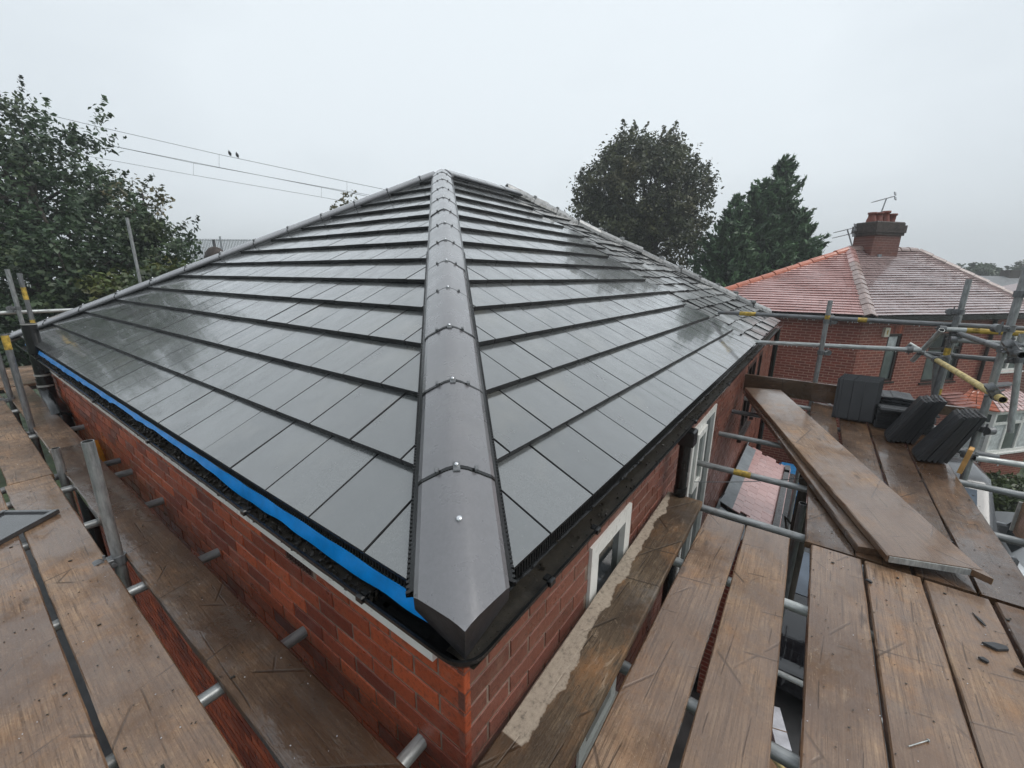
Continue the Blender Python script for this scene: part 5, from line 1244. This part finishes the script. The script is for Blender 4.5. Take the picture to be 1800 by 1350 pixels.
def bird(label, p, yaw, tilt):
    mb = MB(); M_ = Matrix.Translation(p) @ Matrix.Rotation(yaw, 4, 'Z') @ Matrix.Rotation(tilt, 4, 'Y')
    pr = [(-.36, .012, -.02), (-.24, .03, -.01), (-.12, .075, .0), (0, .095, .01), (.10, .08, .03), (.16, .05, .06), (.20, .052, .085), (.245, .045, .095), (.28, .015, .09), (.32, .004, .08)]
    mb.tube([M_ @ Vector((x, 0, z)) for x, r, z in pr], [r for x, r, z in pr], 10)
    for sg in (-1, 1): mb.poly([M_ @ Vector(q) for q in ((.08, sg*.085, .05), (-.05, sg*.10, .02), (-.36, sg*.03, -.05), (-.1, sg*.06, .06))]); mb.tube([M_ @ Vector((.02, sg*.02, -.07)), M_ @ Vector((.03, sg*.02, -.14))], .006, 5)
    tag(mb.build('bird', 'bird'), label, 'bird', 'birds on the wire')
bird('left one of two dark birds perched on the upper wire', (-35.3, 14.28, 9.06), 2.6, .55); bird('right one of two dark birds perched on the upper wire', (-34.85, 14.57, 8.94), 2.6, .55)

# aerials on the neighbour
aerial('lower tv aerial leaning left of the chimney', (1.10, 16.9, 1.55), (.90, 16.85, 2.30), 2.9, True)
aerial('upper tv aerial standing on top of the chimney', (1.62, 17.25, 2.50), (1.72, 17.35, 3.20), 2.9)

# ------------------------------------------------------------------ below: hedge, cars, bins, cartons
hd = thing('hedge', 'clipped green hedge under the neighbouring bay window', 'hedge')
hb = MB(); hb.box((4.3, 13.0, GROUND), (9.3, 14.2, -3.75), Matrix.Identity(4)); me_in = hb.mesh('core', 'leaf_h')
n = 9000; P = np.stack([rng.uniform(3.6, 8.6, n), rng.uniform(-.55, .55, n), rng.uniform(0, 1.35, n)], 1)
fc = rng.integers(0, 3, n); P[fc == 0, 1] = -.55+rng.normal(0, .05, (fc == 0).sum()); P[fc == 1, 2] = 1.32+rng.normal(0, .06, (fc == 1).sum())
a_ = 0.42; Rz = np.array([[cos(a_), -sin(a_), 0], [sin(a_), cos(a_), 0], [0, 0, 1]])
Pw = (P-np.array([3.6, 0, 0])) @ Rz.T + np.array([3.9, 12.6, GROUND])
obj('foliage', leaf_mesh('foliage', Pw, unit(rng.normal(size=(n, 3))+np.array([0, -.5, .6])), .13*rng.uniform(.6, 1.3, n), np.clip(rng.normal(.45, .25, n), 0, 1), 'leaf_h'), hd)
sb = MB()
for k in range(9): sb.tube([(3.9+k*.5*cos(a_), 12.6+k*.5*sin(a_), GROUND), (3.95+k*.5*cos(a_), 12.65+k*.5*sin(a_), GROUND+.9)], [.03, .015], 6)
sb.build('stem', 'bark', hd)

def car(label, loc, yaw, paint, van=False, ln=4.2, wd=1.76):
    c_ = thing('parked_van' if van else 'parked_car', label, 'van' if van else 'car', loc, yaw)
    # stations along the length: (x, belt z, half width at belt, roof z, half width roof)
    if van: st = [(0, .55, .70, .60, .66), (.12, .95, .86, 1.0, .80), (.85, 1.10, .95, 1.18, .86), (1.45, 1.15, .98, 2.0, .82), (1.8, 1.2, 1.0, 2.10, .86), (ln-.3, 1.2, 1.0, 2.12, .88), (ln, 1.1, .97, 2.02, .85)]
    else: st = [(0, .50, .62, .55, .58), (.12, .68, .78, .72, .72), (.95, .86, .86, .92, .74), (1.12, .90, .87, .97, .72), (1.85, .95, .88, 1.44, .60), (2.9, .97, .88, 1.46, .60), (3.75, .98, .85, 1.05, .62), (ln-.05, .80, .78, .86, .66), (ln, .55, .70, .6, .62)]
    mb = MB(); rows = []
    for (x, zb_, hb_, zr, hr) in st:
        rows.append([(x, -hb_*.92, .22), (x, -hb_, .45), (x, -hb_, zb_), (x, -hr, zr-.03), (x, -hr*.85, zr), (x, hr*.85, zr), (x, hr, zr-.03), (x, hb_, zb_), (x, hb_, .45), (x, hb_*.92, .22)])
    for r in rows: mb.v += r
    for k in range(len(rows)-1):
        for j in range(9): a = k*10+j; mb.face((a, a+1, a+11, a+10), j not in (2, 6))
        a = k*10; mb.face((a+9, a, a+10, a+19))
    mb.face(range(10)); mb.face([10*(len(rows)-1)+j for j in reversed(range(10))]); mb.build('body', paint, c_)
    i0, i1 = (2, 3) if van else (3, 4)
    def pt_(k, j, off=.006): x, y, z = rows[k][j]; return Vector((x, y, z))
    def panel(k0, k1, j0, j1, nm, t=(.08, .92), s_=(.06, .94), out=Vector((0, 0, .006)), mat='windscreen'):
        A_, B_, C_, D_ = pt_(k0, j0), pt_(k0, j1), pt_(k1, j1), pt_(k1, j0)
        f = lambda u, v: (A_.lerp(B_, u)).lerp(D_.lerp(C_, u), v)+out
        g = MB(); g.quad(f(s_[0], t[0]), f(s_[1], t[0]), f(s_[1], t[1]), f(s_[0], t[1])); return g.build(nm, mat, c_)
    panel(i0, i1, 4, 5, 'windscreen', out=Vector((-.006, 0, .008)))
    if not van: panel(5, 6, 4, 5, 'rear_window', out=Vector((.006, 0, .008)))
    for (ka, kb) in (((3, 4),) if van else ((4, 5),)):
        panel(ka, kb, 2, 3, 'side_window', out=Vector((0, -.008, .002)), mat='glass'); panel(ka, kb, 7, 6, 'side_window', out=Vector((0, .008, .002)), mat='glass')
    for x in (.75, ln-.75):
        for sg in (-1, 1):
            wh = MB(); wh.tube([(x, sg*(wd/2-.20), .31), (x, sg*(wd/2+.01), .31)], .31, 20); w_ = wh.build('wheel', 'rubber', c_); rm = MB(); rm.tube([(x, sg*(wd/2+.005), .31), (x, sg*(wd/2+.018), .31)], .20, 14); rm.build('rim', 'galv_l', w_)
    for sg in (-1, 1):
        h = MB(); h.box((-.012, sg*.52-.13, .58), (.06, sg*.52+.13, .68), ch=.02); h.build('headlight', 'lamp', c_)
        h = MB(); xm = 1.55 if not van else 1.35; h.box((xm-.06, sg*1.0-.11, .93 if not van else 1.2), (xm+.06, sg*1.0+.11, 1.08 if not van else 1.42), ch=.03); h.build('wing_mirror', 'carblack', c_)
    return c_
car('black car parked on the drive, glimpsed through the wide board gap', (1.05, 5.35, GROUND+.004), P2, 'carblack')
car('dark grey van parked on the drive beyond the right edge of the platform', (2.95, 9.0, GROUND+.004), P2+.02, 'cargrey', True, 5.0, 1.95)
car('white car parked beside the dark grey van at the right edge', (4.95, 8.2, GROUND+.004), P2-.02, 'carwhite')
def wheelie(label, loc, yaw, body, lid, text=None):
    w = thing('wheelie_bin', label, 'bin', loc, yaw, 'wheelie bins')
    mb = MB(); mb.prism([(-.20, -.22, .06), (.20, -.22, .06), (.20, .25, .06), (-.20, .25, .06)], [(-.28, -.30, .98), (.28, -.30, .98), (.28, .36, .98), (-.28, .36, .98)]); mb.build('body', body, w)
    mb = MB(); mb.prism([(-.30, -.33, .985), (.30, -.33, .985), (.30, .40, .985), (-.30, .40, .985)], [(-.24, -.26, 1.06), (.24, -.26, 1.06), (.24, .34, 1.07), (-.24, .34, 1.07)]); mb.build('lid', lid, w)
    mb = MB(); mb.tube([(-.26, .42, .98), (.26, .42, .98)], .016, 8); mb.build('handle', body, w)
    for sg in (-1, 1): mb = MB(); mb.tube([(sg*.22, .26, .10), (sg*.27, .26, .10)], .10, 14); mb.build('wheel', 'rubber', w)
    if text:
        cu = bpy.data.curves.new('number', 'FONT'); cu.body = text; cu.size = .26; cu.align_x = 'CENTER'; cu.extrude = .002; cu.materials.append(MAT['print'])
        to = bpy.data.objects.new('number', cu); COL.objects.link(to); bpy.context.view_layer.update()
        tme = bpy.data.meshes.new_from_object(to.evaluated_get(bpy.context.evaluated_depsgraph_get())); bpy.data.objects.remove(to)
        obj('number', tme, w, (0, -.292, .70), (radians(85), 0, 0))
wheelie('black wheelie bin with a white number 30 below the small bay roof', (.44, 10.6, GROUND+.004), .15, 'binblack', 'binblack', '30')
wheelie('blue lidded wheelie bin right of the numbered black bin', (1.06, 10.5, GROUND+.004), -.1, 'binblue', 'binblue')
wheelie('black wheelie bin behind the numbered one', (-.02, 11.6, GROUND+.004), .1, 'binblack', 'binblack')
wheelie('blue wheelie bin farthest back near the neighbouring wall', (.66, 11.6, GROUND+.004), .05, 'binblue', 'binblue')
bx = thing('carton', 'pale printed carton on the ground seen through the wide gap', 'carton', (.97, 4.75, GROUND+.004), .3)
mb = MB(); mb.box((-.07, -.28, 0), (.10, .28, .22), ch=.005); mb.build('box', 'card', bx); mb = MB(); mb.box((-.075, -.06, .222), (.105, -.05, .226)); mb.build('flap_seam', 'cardb', bx)
mb = MB(); mb.box((-.2, -.15, 0), (.2, .15, .10), ch=.01); tag(mb.build('carton', 'cardb', None, (.98, 4.25, GROUND+.004), (0, 0, -.2)), 'brown carton beside the pale printed one below the gap', 'carton')
mb = MB(); mb.box((-.16, -.05, 0), (.16, .05, .08), ch=.01); mb.box((-.05, .05, 0), (.05, .2, .07), ch=.01); tag(mb.build('white_fitting', 'white', None, (.95, 4.0, GROUND+.004), (0, 0, .2)), 'white plastic fitting nearest the camera below the gap', 'fitting')
bpy.data.meshes.remove(me_in)

# ------------------------------------------------------------------ thin rain haze
hz = bpy.data.materials.new('rain haze'); hz.use_nodes = True; hn = hz.node_tree; hn.nodes.clear()
ho = hn.nodes.new('ShaderNodeOutputMaterial'); hv = hn.nodes.new('ShaderNodeVolumePrincipled')
hv.inputs['Color'].default_value = (0.93, 0.96, 0.98, 1); hv.inputs['Density'].default_value = 0.0026; hv.inputs['Anisotropy'].default_value = 0.3
hn.links.new(hv.outputs[0], ho.inputs['Volume'])
MAT['haze'] = hz
b = MB(); b.box((-410, -410, GROUND-1), (410, 410, 26)); b.build('haze', 'haze', kind='stuff')
